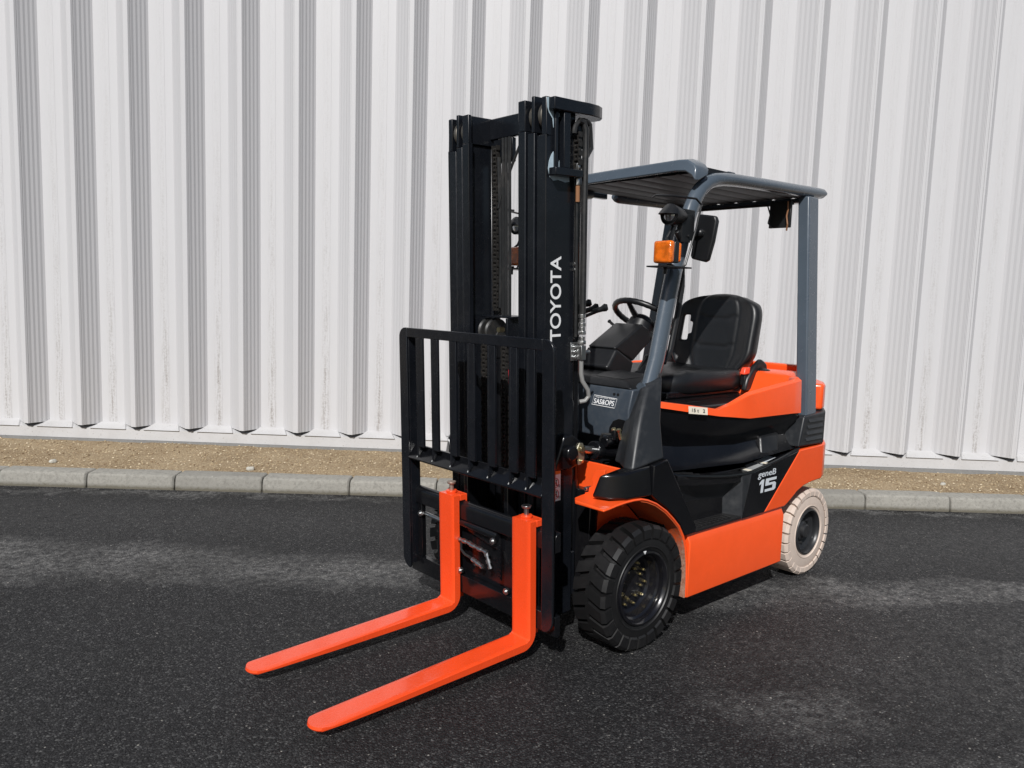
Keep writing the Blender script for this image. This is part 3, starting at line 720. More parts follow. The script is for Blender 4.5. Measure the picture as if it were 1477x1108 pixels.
# ---- forks
def fork(vc):
    f = B(); cols = 11; w = .0999; zt_ = .0913; us = .4388; th = .0353; L_ = us-th+.8977; rings = []
    for j in range(cols):
        q = -1+2*j/(cols-1); y = vc+q*w/2
        ut = L_-w/2+math.sqrt(max(0, (w/2)**2-(q*w/2*.999)**2)) if abs(q) < 1 else L_-w/2-.002
        ed = .004 if abs(q) > .99 else 0
        P_ = []
        P_ += [(us-th+ed, .547-ed), (us-th+ed, .3), (us-th+ed, .125)]
        for k in range(7):
            t = k/6*math.pi/2; rr_ = .06
            P_.append((us-th+ed+rr_-rr_*math.cos(t), .116-rr_*math.sin(t)+ed))
        P_ += [(.70, .060+ed), (1.0, .067+ed), (ut-.03, .0755+ed), (ut-.004, .0775+ed), (ut, .083), (ut-.003, zt_-ed), (ut-.03, zt_-ed), (1.0, zt_-ed), (.70, zt_-ed), (us+.012, zt_-ed)]
        for k in range(4):
            t = k/3*math.pi/2
            P_.append((us-ed+.012-.012*math.sin(t), zt_+.012-.012*math.cos(t)-ed if False else zt_+.012-.012*math.cos(t)))
        P_ += [(us-ed, .3), (us-ed, .547-ed)]
        rings.append([Vector((a, y, b)) for a, b in P_])
    f.loft(rings); o = f.build('fork', M['fork_red'], FL, 0, Tm, smooth=28)
    hk = B(); hk.box(.372, .4034, vc-.05, vc+.05, .5195, .545); hk.box(.366, .3735, vc-.05, vc+.05, .475, .545)
    hk.build('fork_hook', M['fork_red'], o, .002, Tm)
    hk = B(); hk.box(.366, .4034, vc-.045, vc+.020, .094, .119); hk.build('fork_hook', M['fork_red'], o, .002, Tm)
    p = B(); p.cyl((.405, vc-.004, .5475), (.405, vc-.004, .556), .022, n=20); p.build('pin_seat', M['fork_red'], o, .001, Tm)
    p = B(); p.cyl((.405, vc-.004, .556), (.405, vc-.004, .583), .0095, n=16); p.cyl((.405, vc-.004, .583), (.405, vc-.004, .592), .017, .019, n=18)
    p.build('fork_pin', M['pin'] if vc < 0 else M['steel'], o, .001, Tm)
fork(.3064); fork(-.1474)

# ---- wheels
def wheel(uc, vo, RR, rim_r, width, nl, tyre_mat, rim_mat, sg, front):
    we = empty('wheel', (uc, sg*(vo-width/2), RR)); we.parent = FL
    cz = RR; h = lambda d: -d*sg           # d = distance inwards from the outer face
    c = (uc, sg*vo, cz)
    ty = B(); lh = .021 if front else .014
    pro = [(.012, rim_r-.004), (.004, rim_r+.006), (.000, rim_r+.022), (.0015, RR-.052), (.006, RR-.034), (.012, RR-lh-.004), (.028, RR-lh), (width-.028, RR-lh), (width-.012, RR-lh-.004), (width-.006, RR-.034), (width-.0015, RR-.05), (width, rim_r+.02), (width-.01, rim_r-.004)]
    ty.lathe([(h(d), r) for d, r in pro], c, 88, closed=True)
    # raised rings on the sidewall
    ty.lathe([(h(.003), rim_r+.012), (h(-.0022), rim_r+.015), (h(-.0022), rim_r+.019), (h(.003), rim_r+.022)], c, 72, closed=True)
    pit_ = 2*math.pi/nl
    for side in (0, 1):
        for k in range(nl):
            a0 = k*pit_+(pit_/2 if side else 0); wd_ = pit_*(.78 if front else .85)
            mid = width*(.54 if front else .53)
            sec = [(.0015, RR-.056), (-.0048, RR-.049), (-.0048, RR-.013), (.0075, RR), (mid*.55, RR), (mid, RR-.0005), (mid, RR-lh-.006), (.02, RR-lh-.008)] if front else [(.0015, RR-.040), (-.0025, RR-.035), (-.0025, RR-.014), (.009, RR), (mid*.55, RR), (mid, RR-.0005), (mid, RR-lh-.006), (.02, RR-lh-.008)]
            sk = .22*pit_ if front else .05*pit_
            def ring(aoff, nar):
                out = []
                for d, r in sec:
                    dd = d if side == 0 else width-d
                    t = d/mid
                    skew = sk*max(0, t-.12)*2.2
                    a_ = a0+aoff*(1-(.12 if r > RR-.01 else 0))+skew
                    out.append((uc+r*math.cos(a_), sg*vo+h(dd), cz+r*math.sin(a_)))
                return out
            ty.loft([ring(0-wd_/2, 0), ring(0, 0), ring(wd_/2, 0)])
    ty.build('tyre', tyre_mat, we, 0, None, smooth=16)
    rm = B()
    dish = .075 if front else .045
    pro = [(.010, rim_r+.003), (-.001, rim_r-.001), (-.003, rim_r-.008), (.004, rim_r-.014), (.016, rim_r-.018), (.030, rim_r-.016), (.036, rim_r-.024), (dish-.008, rim_r-.030), (dish, rim_r-.040), (dish+.002, .06 if front else .048), (dish-.006, .052 if front else .040), (dish-.006, .0)]
    rm.lathe([(h(d), max(r, .0005)) for d, r in pro], c, 64, cap=False)
    rm.build('rim', rim_mat, we, 0, None, smooth=35)
    if front:
        for ring_r, n_, ph in ((.084, 10, .1), (.060, 8, .3)):
            for k in range(n_):
                a_ = ph+2*math.pi*k/n_; p = (uc+ring_r*math.cos(a_), sg*(vo-dish-.001), cz+ring_r*math.sin(a_))
                q = Vector(p)+Vector((0, sg*.013, 0))
                nb = B(); nb.cyl(p, q, .0062, n=6); nb.cyl(q, q+Vector((0, sg*.007, 0)), .0038, n=8)
                nb.build('wheel_nut', M['gold'], we, 0)
        mk = B(); mk.prism([(uc+.012-.008, cz+rim_r+.004), (uc+.012+.008, cz+rim_r+.004), (uc+.012, cz+rim_r-.008)], sg*(vo+.0010), sg*(vo+.0045)); mk.build('valve_mark', M['white_print'], we, 0, smooth=0)
    else:
        hb_ = B(); hb_.lathe([(h(dish), .050), (h(dish-.012), .048), (h(dish-.016), .040), (h(dish-.018), .036), (h(dish-.032), .034), (h(dish-.036), .028), (h(dish-.036), .001)], c, 36); hb_.build('hub_cap', rim_mat, we, 0)
        for k in range(6):
            a_ = .4+2*math.pi*k/6; p = Vector((uc+.068*math.cos(a_), sg*(vo-dish), cz+.068*math.sin(a_)))
            nb = B(); nb.cyl(p, p+Vector((0, sg*.012, 0)), .0065, n=6); nb.build('wheel_nut', M['steel'] if k % 2 else rim_mat, we, 0)
    return we
for sg in (1, -1):
    wheel(0, .5376, .2472, .147, .155, 24, M['rubber'], M['rim'], sg, True)
    wheel(-1.3598, .5056, .2209, .117, .135, 27, M['cream'], M['rim_grey'], sg, False)

# ---- chassis
ch = B(); ch.box(-1.02, -.20, -.47, .47, .15, .62); ch.box(-.22, .10, -.33, .33, .16, .60); ch.box(-1.66, -1.0, -.30, .30, .18, .62)
ch.build('chassis', M['floor_black'], FL, .004)
ax = B(); ax.cyl((0, -.42, .247), (0, .42, .247), .075, n=20); ax.build('drive_axle', M['floor_black'], FL, 0)
ax = B(); ax.cyl((-1.36, -.42, .221), (-1.36, .42, .221), .05, n=16); ax.build('steer_axle', M['floor_black'], FL, 0)

for sg in (1, -1):
    S_ = lambda pts: [(p[0], p[1]*sg, p[2]) for p in pts]
    # lower orange side panel with a chamfered top
    sp = B(); sp.prism([(sg*.48, .141), (sg*.540, .141), (sg*.540, .372), (sg*.522, .409), (sg*.48, .409)], -1.036, -.2835, 'x'); sp.build('side_panel', OR, FL, .005, seg=3)
    # front fender: curved strip
    path = [(.263, .600), (.225, .603), (.19, .608), (.14, .612), (.09, .613), (.045, .610), (.005, .600), (-.05, .578), (-.114, .540), (-.165, .500), (-.207, .462), (-.240, .415), (-.262, .361), (-.276, .29), (-.282, .22), (-.284, .144)]
    def offs(path, d):
        out = []
        for i, p in enumerate(path):
            a_ = Vector(path[max(0, i-1)]); b_ = Vector(path[min(len(path)-1, i+1)]); t = (b_-a_).normalized()
            out.append((p[0]-t.y*d, p[1]+t.x*d))
        return out
    ins = offs(path, .009)
    rings = []
    for i in range(len(path)):
        (u, z), (u_, z_) = path[i], ins[i]
        vi = .398 if i == 0 else (.36 if i < 4 else .33)
        rings.append([Vector((u, sg*.5405, z)), Vector((u, sg*vi, z+(.006 if i == 0 else .0))), Vector((u_, sg*vi, z_)), Vector((u_, sg*.5405, z_))])
    fe = B(); fe.loft(rings); fe.build('fender', OR, FL, .0035, smooth=40)
    ln = B(); ins2 = offs(path, .0105)
    rings = []
    for i in range(5, len(path)):
        u_, z_ = ins2[i]; u3, z3 = offs(path, .0135)[i]
        rings.append([Vector((u_, sg*.5365, z_)), Vector((u_, sg*.335, z_)), Vector((u3, sg*.335, z3)), Vector((u3, sg*.5365, z3))])
    ln.loft(rings); ln.build('fender_liner', M['mud_orange'], FL, 0, smooth=40)
    ia = B(); ia.prism([(.055, .598), (0, .588), (-.10, .53), (-.2, .44), (-.25, .34), (-.265, .15), (-.05, .15), (.055, .40)], sg*.330, sg*.337); ia.build('inner_arch', OR, FL, 0, smooth=0)
    # orange front frame post with notches, above the fender
    fp_ = B(); fp_.prism([(sg*.365, .600), (sg*.44, .605), (sg*.46, .70), (sg*.462, .722), (sg*.425, .716), (sg*.412, .704), (sg*.402, .690), (sg*.396, .676), (sg*.404, .664), (sg*.402, .650), (sg*.386, .640), (sg*.384, .622), (sg*.366, .616)], .165, .175, 'x'); fp_.build('frame_plate', OR, FL, .0015)
    fp_ = B(); fp_.box(.05, .062, sg*.20, sg*.46, .56, .708); fp_.build('frame_side', OR, FL, .003)
    bo = B(); bo.cyl((.150, sg*.372, .632), (.182, sg*.372, .632), .009, n=6); bo.build('bolt', M['steel'], FL, .001)
    # black corner cover over the fender
    cv = B()
    a_ = [(.180, .408, .618), (.150, .536, .6135), (.150, .530, .712), (.165, .44, .716)]
    lo = [(.214, .432, .6165), (.190, .500, .616), (.130, .538, .6155), (-.02, .5405, .610), (-.02, .43, .616), (.13, .42, .616)]
    hi = [(.208, .464, .706), (.175, .498, .712), (.118, .521, .716), (-.02, .524, .728), (-.02, .46, .726), (.09, .45, .710)]
    cv.hexa([]) if False else None
    n = 6
    cv.add(S_(lo)+S_(hi), [tuple(range(n)), tuple(range(2*n-1, n-1, -1))]+[(i, (i+1) % n, (i+1) % n+n, i+n) for i in range(n)])
    cv.build('corner_cover', BG, FL, .010, seg=3)
    tri = [(-.0205, .6105), (-.05, .588), (-.114, .549), (-.165, .509), (-.207, .470), (-.240, .424), (-.250, .4105), (-.322, .4105), (-.322, .437), (-.103, .744), (-.0205, .728)]
    tp = B(); tp.prism(tri, sg*.50, sg*.5395); tp.build('side_cover', BG, FL, .004)
    # step recess
    A_, B_, C_, D_ = (-.178, .535, .664), (-.722, .538, .607), (-.668, .538, .412), (-.3225, .538, .412)
    Bm = (-.655, .536, .612); Ci, Di = (-.585, .425, .430), (-.34, .425, .430); Am = (-.20, .50, .655)
    stp = B()
    stp.add(S_([A_, Bm, Ci, Di, B_, C_]), [(0, 1, 2, 3), (1, 4, 5, 2)])
    stp.build('step_wall', M['guard_plastic'], FL, 0, smooth=0, solid=.003)
    ft_ = B(); ft_.hexa(S_([(-.3225, .538, .412), (-.3225, .425, .412), (-.66, .425, .412), (-.664, .538, .412), (-.3225, .538, .424), (-.3225, .425, .436), (-.60, .425, .436), (-.66, .538, .424)]))
    for k in range(9):
        u = -.345-k*.030
        ft_.box(u, u-.012, sg*.435, sg*.53, .424, .438 - .006)
    ft_.build('step_tread', M['rubber'], FL, .001)
    # badge panel and rim
    bd = B(); bd.prism([(-.7225, .606), (-.672, .4105), (-.853, .4105), (-1.145, .668)], sg*.50, sg*.5395); bp = bd.build('badge_panel', BG, FL, .003)
    rim_ = B(); rim_.tube(S_([(-.10, .50, .705), (-.178, .527, .668), (-.28, .531, .652), (-.42, .533, .634), (-.55, .535, .620), (-.68, .535, .613), (-.735, .535, .614), (-.80, .535, .622), (-.95, .535, .642), (-1.145, .532, .676)]), .0075, 8); rim_.build('rim_trim', BG, FL, 0)
    # counterweight side with wheel arch
    arch = [(-.8555, .4105), (-1.0355, .4105), (-1.055, .418), (-1.10, .440), (-1.15, .468), (-1.21, .487), (-1.29, .497), (-1.385, .500)]
    cw = B(); cw.prism(arch+[(-1.385, .674), (-1.1475, .6685)], sg*.46, sg*.5395); cw.build('counterweight_side', OR, FL, .005, seg=3)
    # grey louvre corner
    lv = B(); lv.prism([(-1.134, .684), (-1.385, .680), (-1.385, .842), (-1.172, .828)], sg*.45, sg*.538); lvo = lv.build('louvre_corner', M['guard_plastic'], FL, .008, seg=3)
    for k in range(4):
        z = .708+k*.030; q = B(); q.hexa([Vector((u, sg*v, zz)) for u, v, zz in ((-1.195+k*-.006, .5375, z), (-1.355, .5375, z), (-1.355, .5445, z), (-1.195+k*-.006, .5445, z), (-1.195-k*.006, .5375, z+.016), (-1.355, .5375, z+.016), (-1.355, .539, z+.016), (-1.195-k*.006, .539, z+.016))])
        q.build('louvre', M['guard_plastic'], lvo, .001)
    # pillar boot
    bt = B()
    b0 = [(.030, .405, .716), (.080, .468, .714), (.078, .515, .714), (-.098, .527, .742), (-.090, .36, .742), (.020, .37, .718)]
    b1 = [(-.030, .398, .87), (.006, .440, .87), (.004, .476, .87), (-.120, .486, .885), (-.11, .36, .885), (-.04, .36, .87)]
    b2 = [(-.108, .382, 1.008), (-.082, .410, 1.008), (-.088, .432, 1.010), (-.182, .436, 1.055), (-.178, .350, 1.055), (-.11, .352, 1.012)]
    bt.loft([[Vector((p[0], p[1]*sg, p[2])) for p in rg_] for rg_ in (b0, b1, b2)]); bt.build('pillar_boot', M['guard_plastic'], FL, .012, seg=3)
    lb = B(); lb.hexa([Vector((u, sg*v, z)) for u, v, z in ((-.112, .448, .91), (-.142, .443, .91), (-.142, .455, .91), (-.112, .460, .91), (-.178, .40, 1.075), (-.206, .395, 1.075), (-.206, .412, 1.075), (-.178, .417, 1.075))]); lb.build('vent_strip', M['black_plastic'], FL, .003)

# plain orange body behind, right round the counterweight (plan outline swept up)
out = [(-1.3855, .538), (-1.44, .522), (-1.53, .470), (-1.61, .400), (-1.655, .31), (-1.672, .15), (-1.672, -.15), (-1.655, -.31), (-1.61, -.400), (-1.53, -.470), (-1.44, -.522), (-1.3855, -.538), (-1.30, -.40), (-1.30, .40)]
cw = B(); cw.prism(out, .500, .676, 'z'); cw.build('counterweight', OR, FL, .010, seg=3)
out2 = [(u if u > -1.32 else u+.012, v*.985) for u, v in out]
cw = B(); cw.prism(out2, .680, .841, 'z'); cw.build('louvre_corner', M['guard_plastic'], FL, .010, seg=3)
cw = B(); cw.prism([(u+.02 if u < -1.32 else u, v*.975) for u, v in out], .845, .975, 'z'); cw.build('counterweight', OR, FL, .015, seg=3)
cw = B(); cw.box(-1.50, -1.43, -.43, .355, .97, 1.052); cwt = cw.build('counterweight_top', OR, FL, .010, seg=3)
for v in (-.02, .05, .12, .19):
    q = B(); q.box(-1.429, -1.40, v, v+.03, .978, 1.0); q.build('rib', OR, cwt, .003)

# ---- hood: rounded plan, rising to the rear
def ring(f):
    pts = [(-.125, .0, 0), (-.125, .28, 0), (-.150, .385, 0), (-.21, .436, 0), (-.36, .463, 0), (-.52, .491, 0), (-.60, .505, 0), (-.705, .524, 0), (-1.08, .530, 0), (-1.150, .529, 0), (-1.170, .452, 0), (-1.34, .448, 0)]
    return pts
base = ring(0)
zb_ = [.935, .935, .930, .922, .898, .874, .866, .855, .851, .848, .846, .846]
zt1 = [.955, .955, .952, .946, .927, .903, .922, .958, .996, 1.003, 1.008, 1.008]
zt2 = [.956, .956, .953, .947, .928, .904, .926, .968, 1.006, 1.018, 1.026, 1.026]
zt3 = [.885, .885, .885, .885, .885, .885, .885, .885, .890, 1.018, 1.028, 1.028]
hood = B(); rings = []
for zz, k in ((zb_, 1.0), (zt1, .985), (zt2, .945), (zt3, .86)):
    half = []
    for (u, v, _), z in zip(base, zz):
        uu = u if k > .98 else u-(1-k)*(.30 if u > -.3 else 0)
        half.append(Vector((uu, v*k, z)))
    full = half+[Vector((p.x, -p.y, p.z)) for p in reversed(half[1:])]
    rings.append(full)
hood.loft(rings, cap=False)
nr = len(half); hood.add(half+[Vector((p.x, -p.y, p.z)) for p in half], [(i, i+1, nr+i+1, nr+i) for i in range(nr-1)])
hood.build('hood', OR, FL, .004, smooth=9)
stk = B()
stk.hexa([Vector(p) for p in ((-0.326, 0.4695, 0.8975), (-0.432, 0.4885, 0.8865), (-0.432, 0.4865, 0.8865), (-0.326, 0.4675, 0.8975), (-0.324, 0.4670, 0.9285), (-0.432, 0.4855, 0.9165), (-0.432, 0.4835, 0.9165), (-0.324, 0.4650, 0.9285))])
stk.build('name_plate', M['sticker_cream'], FL, 0, smooth=0)
text('15 t   2', M['ink'], FL, (-.340, .4735, .905), (-.983, .178, -.10), (0, -.06, 1), .075, .014, 'plate_print', .0)

# black battery cover under the hood
cover = B(); rings = []
for (zk, ins_) in ((0, .012), (.045, .020), (.10, .055), (.15, .075), (.185, .060), (.215, .040), (.235, .012)):
    half = []
    for (u, v, _), z in zip(base, zb_):
        zz = z-.003-(z-.003-(.655-.10*0+(.02 if u < -.9 else 0)))*(zk/.235)
        half.append(Vector((u-(ins_ if u > -.3 else 0), max(0, v-ins_) if v > 0 else 0, zz)))
    rings.append(half+[Vector((p.x, -p.y, p.z)) for p in reversed(half[1:])])
cover.loft(rings); cover.build('battery_cover', BG, FL, .0, smooth=40)
for sg in (1, -1):
    pk = B(); pk.hexa([Vector((u, sg*v, z)) for u, v, z in ((-.872, .452, .660), (-1.008, .452, .668), (-1.008, .505, .672), (-.872, .500, .664), (-.905, .44, .752), (-1.055, .44, .758), (-1.055, .478, .752), (-.905, .470, .746))]); pk.build('latch_cover', M['black_plastic'], FL, .012, seg=3)
# floor
fl_ = B(); fl_.prism([(.03, .46), (-.09, .515), (-.178, .526), (-.42, .530), (-.68, .534), (-1.15, .530), (-1.15, -.530), (-.68, -.534), (-.178, -.526), (.03, -.46)], .616, .634, 'z')
fo_ = B()
fo_.add([Vector(p) for p in ((.03, .46, .66), (-.178, .526, .658), (-.45, .53, .628), (-.70, .53, .606), (-1.15, .53, .666), (-1.15, -.53, .666), (-.70, -.53, .606), (-.45, -.53, .628), (-.178, -.526, .658), (.03, -.46, .66))], [tuple(range(10))])
fo_ = B(); rings = []
for u, z, v in ((.03, .660, .46), (-.178, .657, .527), (-.30, .640, .529), (-.45, .625, .531), (-.60, .611, .531), (-.72, .606, .532), (-.80, .614, .532), (-.95, .634, .532), (-1.15, .665, .530)):
    rings.append([Vector((u, v, z)), Vector((u, -v, z)), Vector((u, -v, z-.03)), Vector((u, v, z-.03))])
fo_.loft(rings); flo = fo_.build('floor_plate', M['floor_black'], FL, 0, smooth=50)
for k in range(9):
    q = B(); v0 = .20+k*.034; q.tube([(.0, v0, .664), (-.178, v0, .660), (-.30, v0+.006, .643), (-.40, v0+.012, .633)], .0055, 6); q.build('mat_rib', M['rubber'], flo, 0)
for (a0, v0) in ((-.745, .455), (-.88, .455)):
    z0 = .609 if a0 > -.8 else .6255
    q = B(); q.hexa([Vector(p) for p in ((a0, v0, z0+.001), (a0-.115, v0-.0, z0+.0165), (a0-.115, v0+.062, z0+.0165), (a0, v0+.062, z0+.001), (a0, v0, z0+.0035), (a0-.115, v0, z0+.019), (a0-.115, v0+.062, z0+.019), (a0, v0+.062, z0+.0035))]); q.build('floor_sticker', M['sticker_grey'] if a0 > -.8 else M['silver_print'], flo, 0, smooth=0)
    q = B(); q.hexa([Vector(p) for p in ((a0, v0, z0+.0036), (a0-.02, v0, z0+.0062), (a0-.02, v0+.062, z0+.0062), (a0, v0+.062, z0+.0036), (a0, v0, z0+.0042), (a0-.02, v0, z0+.0068), (a0-.02, v0+.062, z0+.0068), (a0, v0+.062, z0+.0042))]); q.build('sticker_header', M['sticker_cream'], flo, 0, smooth=0)

# badges
text('geneB', M['silver_print'], bp if False else FL, (-.778, .5400, .572), (-1, 0, 0.0), (0, 0, 1), .155, .037, 'badge_lettering', .006, shear=.12)
def glyph(poly, x0, z0, w, h, sh=.10):     # blocky numeral on the badge panel, reading towards the rear
    g_ = B(); g_.prism([(-.792-x0-w*x-sh*h*y, z0+h*y) for x, y in poly], .5398, .5406); g_.build('badge_numeral', M['silver_print'], FL, 0, smooth=0)
glyph([(.45, 0), (1, 0), (1, 1), (.55, 1), (0, .80), (0, .62), (.45, .74)], 0, .508, .036, .060)
glyph([(0, 0), (.86, 0), (1, .12), (1, .52), (.86, .64), (.30, .64), (.30, .80), (1, .80), (1, 1), (0, 1), (0, .46), (.70, .46), (.70, .19), (0, .19)], .052, .508, .092, .060)
# ---- cowl, dash and column
co = B(); co.prism([(-.19, .60), (-.17, .735), (-.046, .795), (-.040, .92), (-.062, 1.000), (-.20, 1.010), (-.24, .60)], -.36, .385, 'y'); co.build('cowl', M['cowl'], FL, .006, seg=3)
co = B(); co.hexa([Vector(p) for p in ((-.055, -.38, 1.001), (-.055, .38, 1.001), (-.27, .37, 1.008), (-.27, -.37, 1.008), (-.085, -.37, 1.040), (-.085, .33, 1.030), (-.26, .33, 1.036), (-.26, -.37, 1.046))]); co.build('dash_top', BP, FL, .010, seg=3)
co = B(); co.hexa([Vector(p) for p in ((-.10, .14, 1.034), (-.10, .30, 1.032), (-.25, .30, 1.036), (-.25, .14, 1.040), (-.15, .15, 1.050), (-.16, .26, 1.046), (-.25, .27, 1.050), (-.25, .15, 1.054))]); co.build('dash_cover', BP, FL, .006, seg=3)
# sign on the cowl
def cw_u(z): return -.040-(.92-z)/(.92-.795)*.006 if z < .92 else -.040-(z-.92)/(.080)*.022
ydir = Vector((cw_u(.985)-cw_u(.935), 0, .05)).normalized()
fr = B()
pc_ = [Vector((cw_u(z)+.0012, v, z)) for v, z in ((.188, .922), (.312, .920), (.314, .957), (.192, .960))]
fr.tube(pc_, .0014, 6, closed=True); fr.build('sign_frame', M['white_print'], FL, 0)
text('SAS&OPS', M['white_print'], FL, (cw_u(.930)+.0012, .196, .927), (0, 1, 0), ydir, .108, .021, 'sign_lettering', .006)
text('Integrated Safety Solution', M['white_print'], FL, (cw_u(.952)+.0012, .200, .951), (0, 1, 0), ydir, .105, .006, 'sign_lettering', .0)
for v in (.295, .315):
    q = B(); q.cyl((cw_u(.975)-.004, v, .974), (cw_u(.975)+.003, v, .974), .006, n=10); q.build('plug', BP, FL, 0)
# valve opening, brake cylinder and pipes
q = B(); q.prism([(.285, .797), (.385, .797), (.385, .862), (.365, .878), (.335, .880), (.308, .868), (.290, .84)], -.046, -.0385, 'x'); q.build('cowl_opening', M['floor_black'], FL, .001)
q = B(); q.cyl((-.03, .33, .80), (.03, .325, .79), .022, n=16); q.cyl((.0, .35, .80), (.0, .352, .84), .010, n=10); q.build('brake_cylinder', BG, FL, .002)
for dv in (0, .026):
    q = B(); q.cyl((-.015, .345+dv, .805), (-.005, .343+dv, .838), .0075, n=8); q.cyl((-.005, .343+dv, .838), (-.002, .343+dv, .846), .010, n=6); q.build('hose_fitting', M['gold'], FL, 0)
q = B(); q.tube([(-.01, .290, .765), (.0, .278, .79), (.0, .288, .815), (-.01, .315, .818), (-.02, .335, .805)], .006, 8); q.build('hose', M['hose'], FL, 0)
# tilt cylinders
for sg in (1, -1):
    q = B(); q.cyl((.15, sg*.30, .772), (.02, sg*.30, .750), .015, n=16); q.build('tilt_rod', M['steel'], FL, 0)
    q = B(); q.cyl((.062, sg*.30, .757), (-.25, sg*.30, .703), .030, n=20); q.cyl((.066, sg*.30, .758), (.03, sg*.30, .752), .037, n=20); q.build('tilt_cylinder', BG, FL, .003)
    q = B(); q.prism([(.29, .70), (.245, .83), (.20, .835), (.145, .80), (.115, .775), (.12, .735), (.15, .715), (.20, .70)], sg*.2855, sg*.312); q.cyl((.215, sg*.2855, .765), (.215, sg*.335, .765), .030, n=20); q.build('tilt_bracket', BG, FL, .006, None)
    q = B(); q.prism([(.165, .800), (.145, .797), (.132, .770), (.134, .735), (.146, .715), (.165, .712), (.172, .735), (.182, .77)], sg*.3125, sg*.3185); q.build('pin_plate', M['pin_dull'], FL, .002)
    q = B(); q.cyl((.158, sg*.3185, .775), (.158, sg*.332, .775), .014, n=6); q.cyl((.153, sg*.3185, .728), (.153, sg*.328, .728), .007, n=10); q.build('bolt', M['gold'], FL, .001)

# steering column
def col_ring(v): 
    return [(-.205, .99), (-.248, 1.062), (-.298, 1.139), (-.485, 1.250), (-.530, 1.225), (-.545, 1.175), (-.48, 1.123), (-.425, 1.078), (-.40, .99)]
sc = B(); cw_ = .088
sc.prism([(-.235, 1.06), (-.250, 1.070), (-.300, 1.141), (-.425, 1.078), (-.400, 1.0), (-.27, 1.03)], -cw_, cw_); sc.build('column_base', BP, FL, .014, seg=3)
sc = B(); sc.prism([(-.292, 1.142), (-.478, 1.250), (-.530, 1.225), (-.548, 1.170), (-.49, 1.13), (-.425, 1.080), (-.305, 1.135)], -cw_+.006, cw_-.006); sc.build('column_cover', BP, FL, .012, seg=3)
sc = B(); sc.prism([(-.25, .98), (-.262, 1.065), (-.39, 1.02), (-.39, .98)], -cw_+.015, cw_-.015); sc.build('column_foot', BP, FL, .006)
sc = B(); sc.cyl((-.535, .02, 1.215), (-.585, .05, 1.185), .030, .026, n=16); sc.build('column_boot', M['rubber'], FL, .003)
ctr = Vector((-.592, 0, 1.280)); ax_ = Vector((-.50, 0.02, .86)).normalized()
ex = Vector((0, 1, 0)); ex = (ex-ax_*ex.dot(ax_)).normalized(); ey = ax_.cross(ex)
sw = empty('steering_wheel', ctr); sw.parent = FL
q = B(); q.tube([ctr+(ex*math.cos(t)+ey*math.sin(t))*.149 for t in [2*math.pi*k/64 for k in range(64)]], [.0135+.0012*(k % 2) for k in range(64)], 10, closed=True); q.build('wheel_rim', BP, sw, 0, smooth=50)
for a in (R(20), R(160), R(270)):
    d_ = ex*math.cos(a)+ey*math.sin(a)
    q = B(); q.tube([ctr-ax_*.035+d_*.03, ctr-ax_*.02+d_*.09, ctr+d_*.146], [.016, .013, .011], 8); q.build('spoke', BP, sw, 0)
q = B(); q.tube([ctr-ax_*.075, ctr-ax_*.03, ctr-ax_*.026, ctr-ax_*.012, ctr-ax_*.004], [.062, .060, .053, .050, .038], 28); q.build('wheel_hub', BP, sw, 0, smooth=40)
q = B(); q.tube([(-.47, -.075, 1.232), (-.485, -.118, 1.250), (-.487, -.126, 1.254)], [.007, .007, .010], 8); q.build('indicator_stalk', BP, FL, 0)
# hydraulic levers
for (v, z, u) in ((-.182, 1.338, -.40), (-.135, 1.319, -.40), (-.079, 1.319, -.40)):
    q = B(); q.tube([(-.26, v-.13, 1.06), (-.27, v-.125, 1.19), (-.335, v-.085, 1.268), (u, v-.01, z-.006)], .008, 8); q.build('control_lever', BP, FL, 0)
    q = B(); q.tube([(u+.035, v-.045, z-.022), (u+.008, v-.015, z-.008), (u, v, z), (u-.008, v+.008, z+.003)], [.011, .013, .019, .013], 12); q.build('lever_knob', BP, FL, 0)
q = B(); q.prism([(-.40, 1.005), (-.43, 1.0), (-.56, 1.03), (-.62, 1.10), (-.645, 1.095), (-.60, 1.01), (-.50, .985), (-.40, .98)], -.005, .018); q.build('parking_lever', BP, FL, .004)

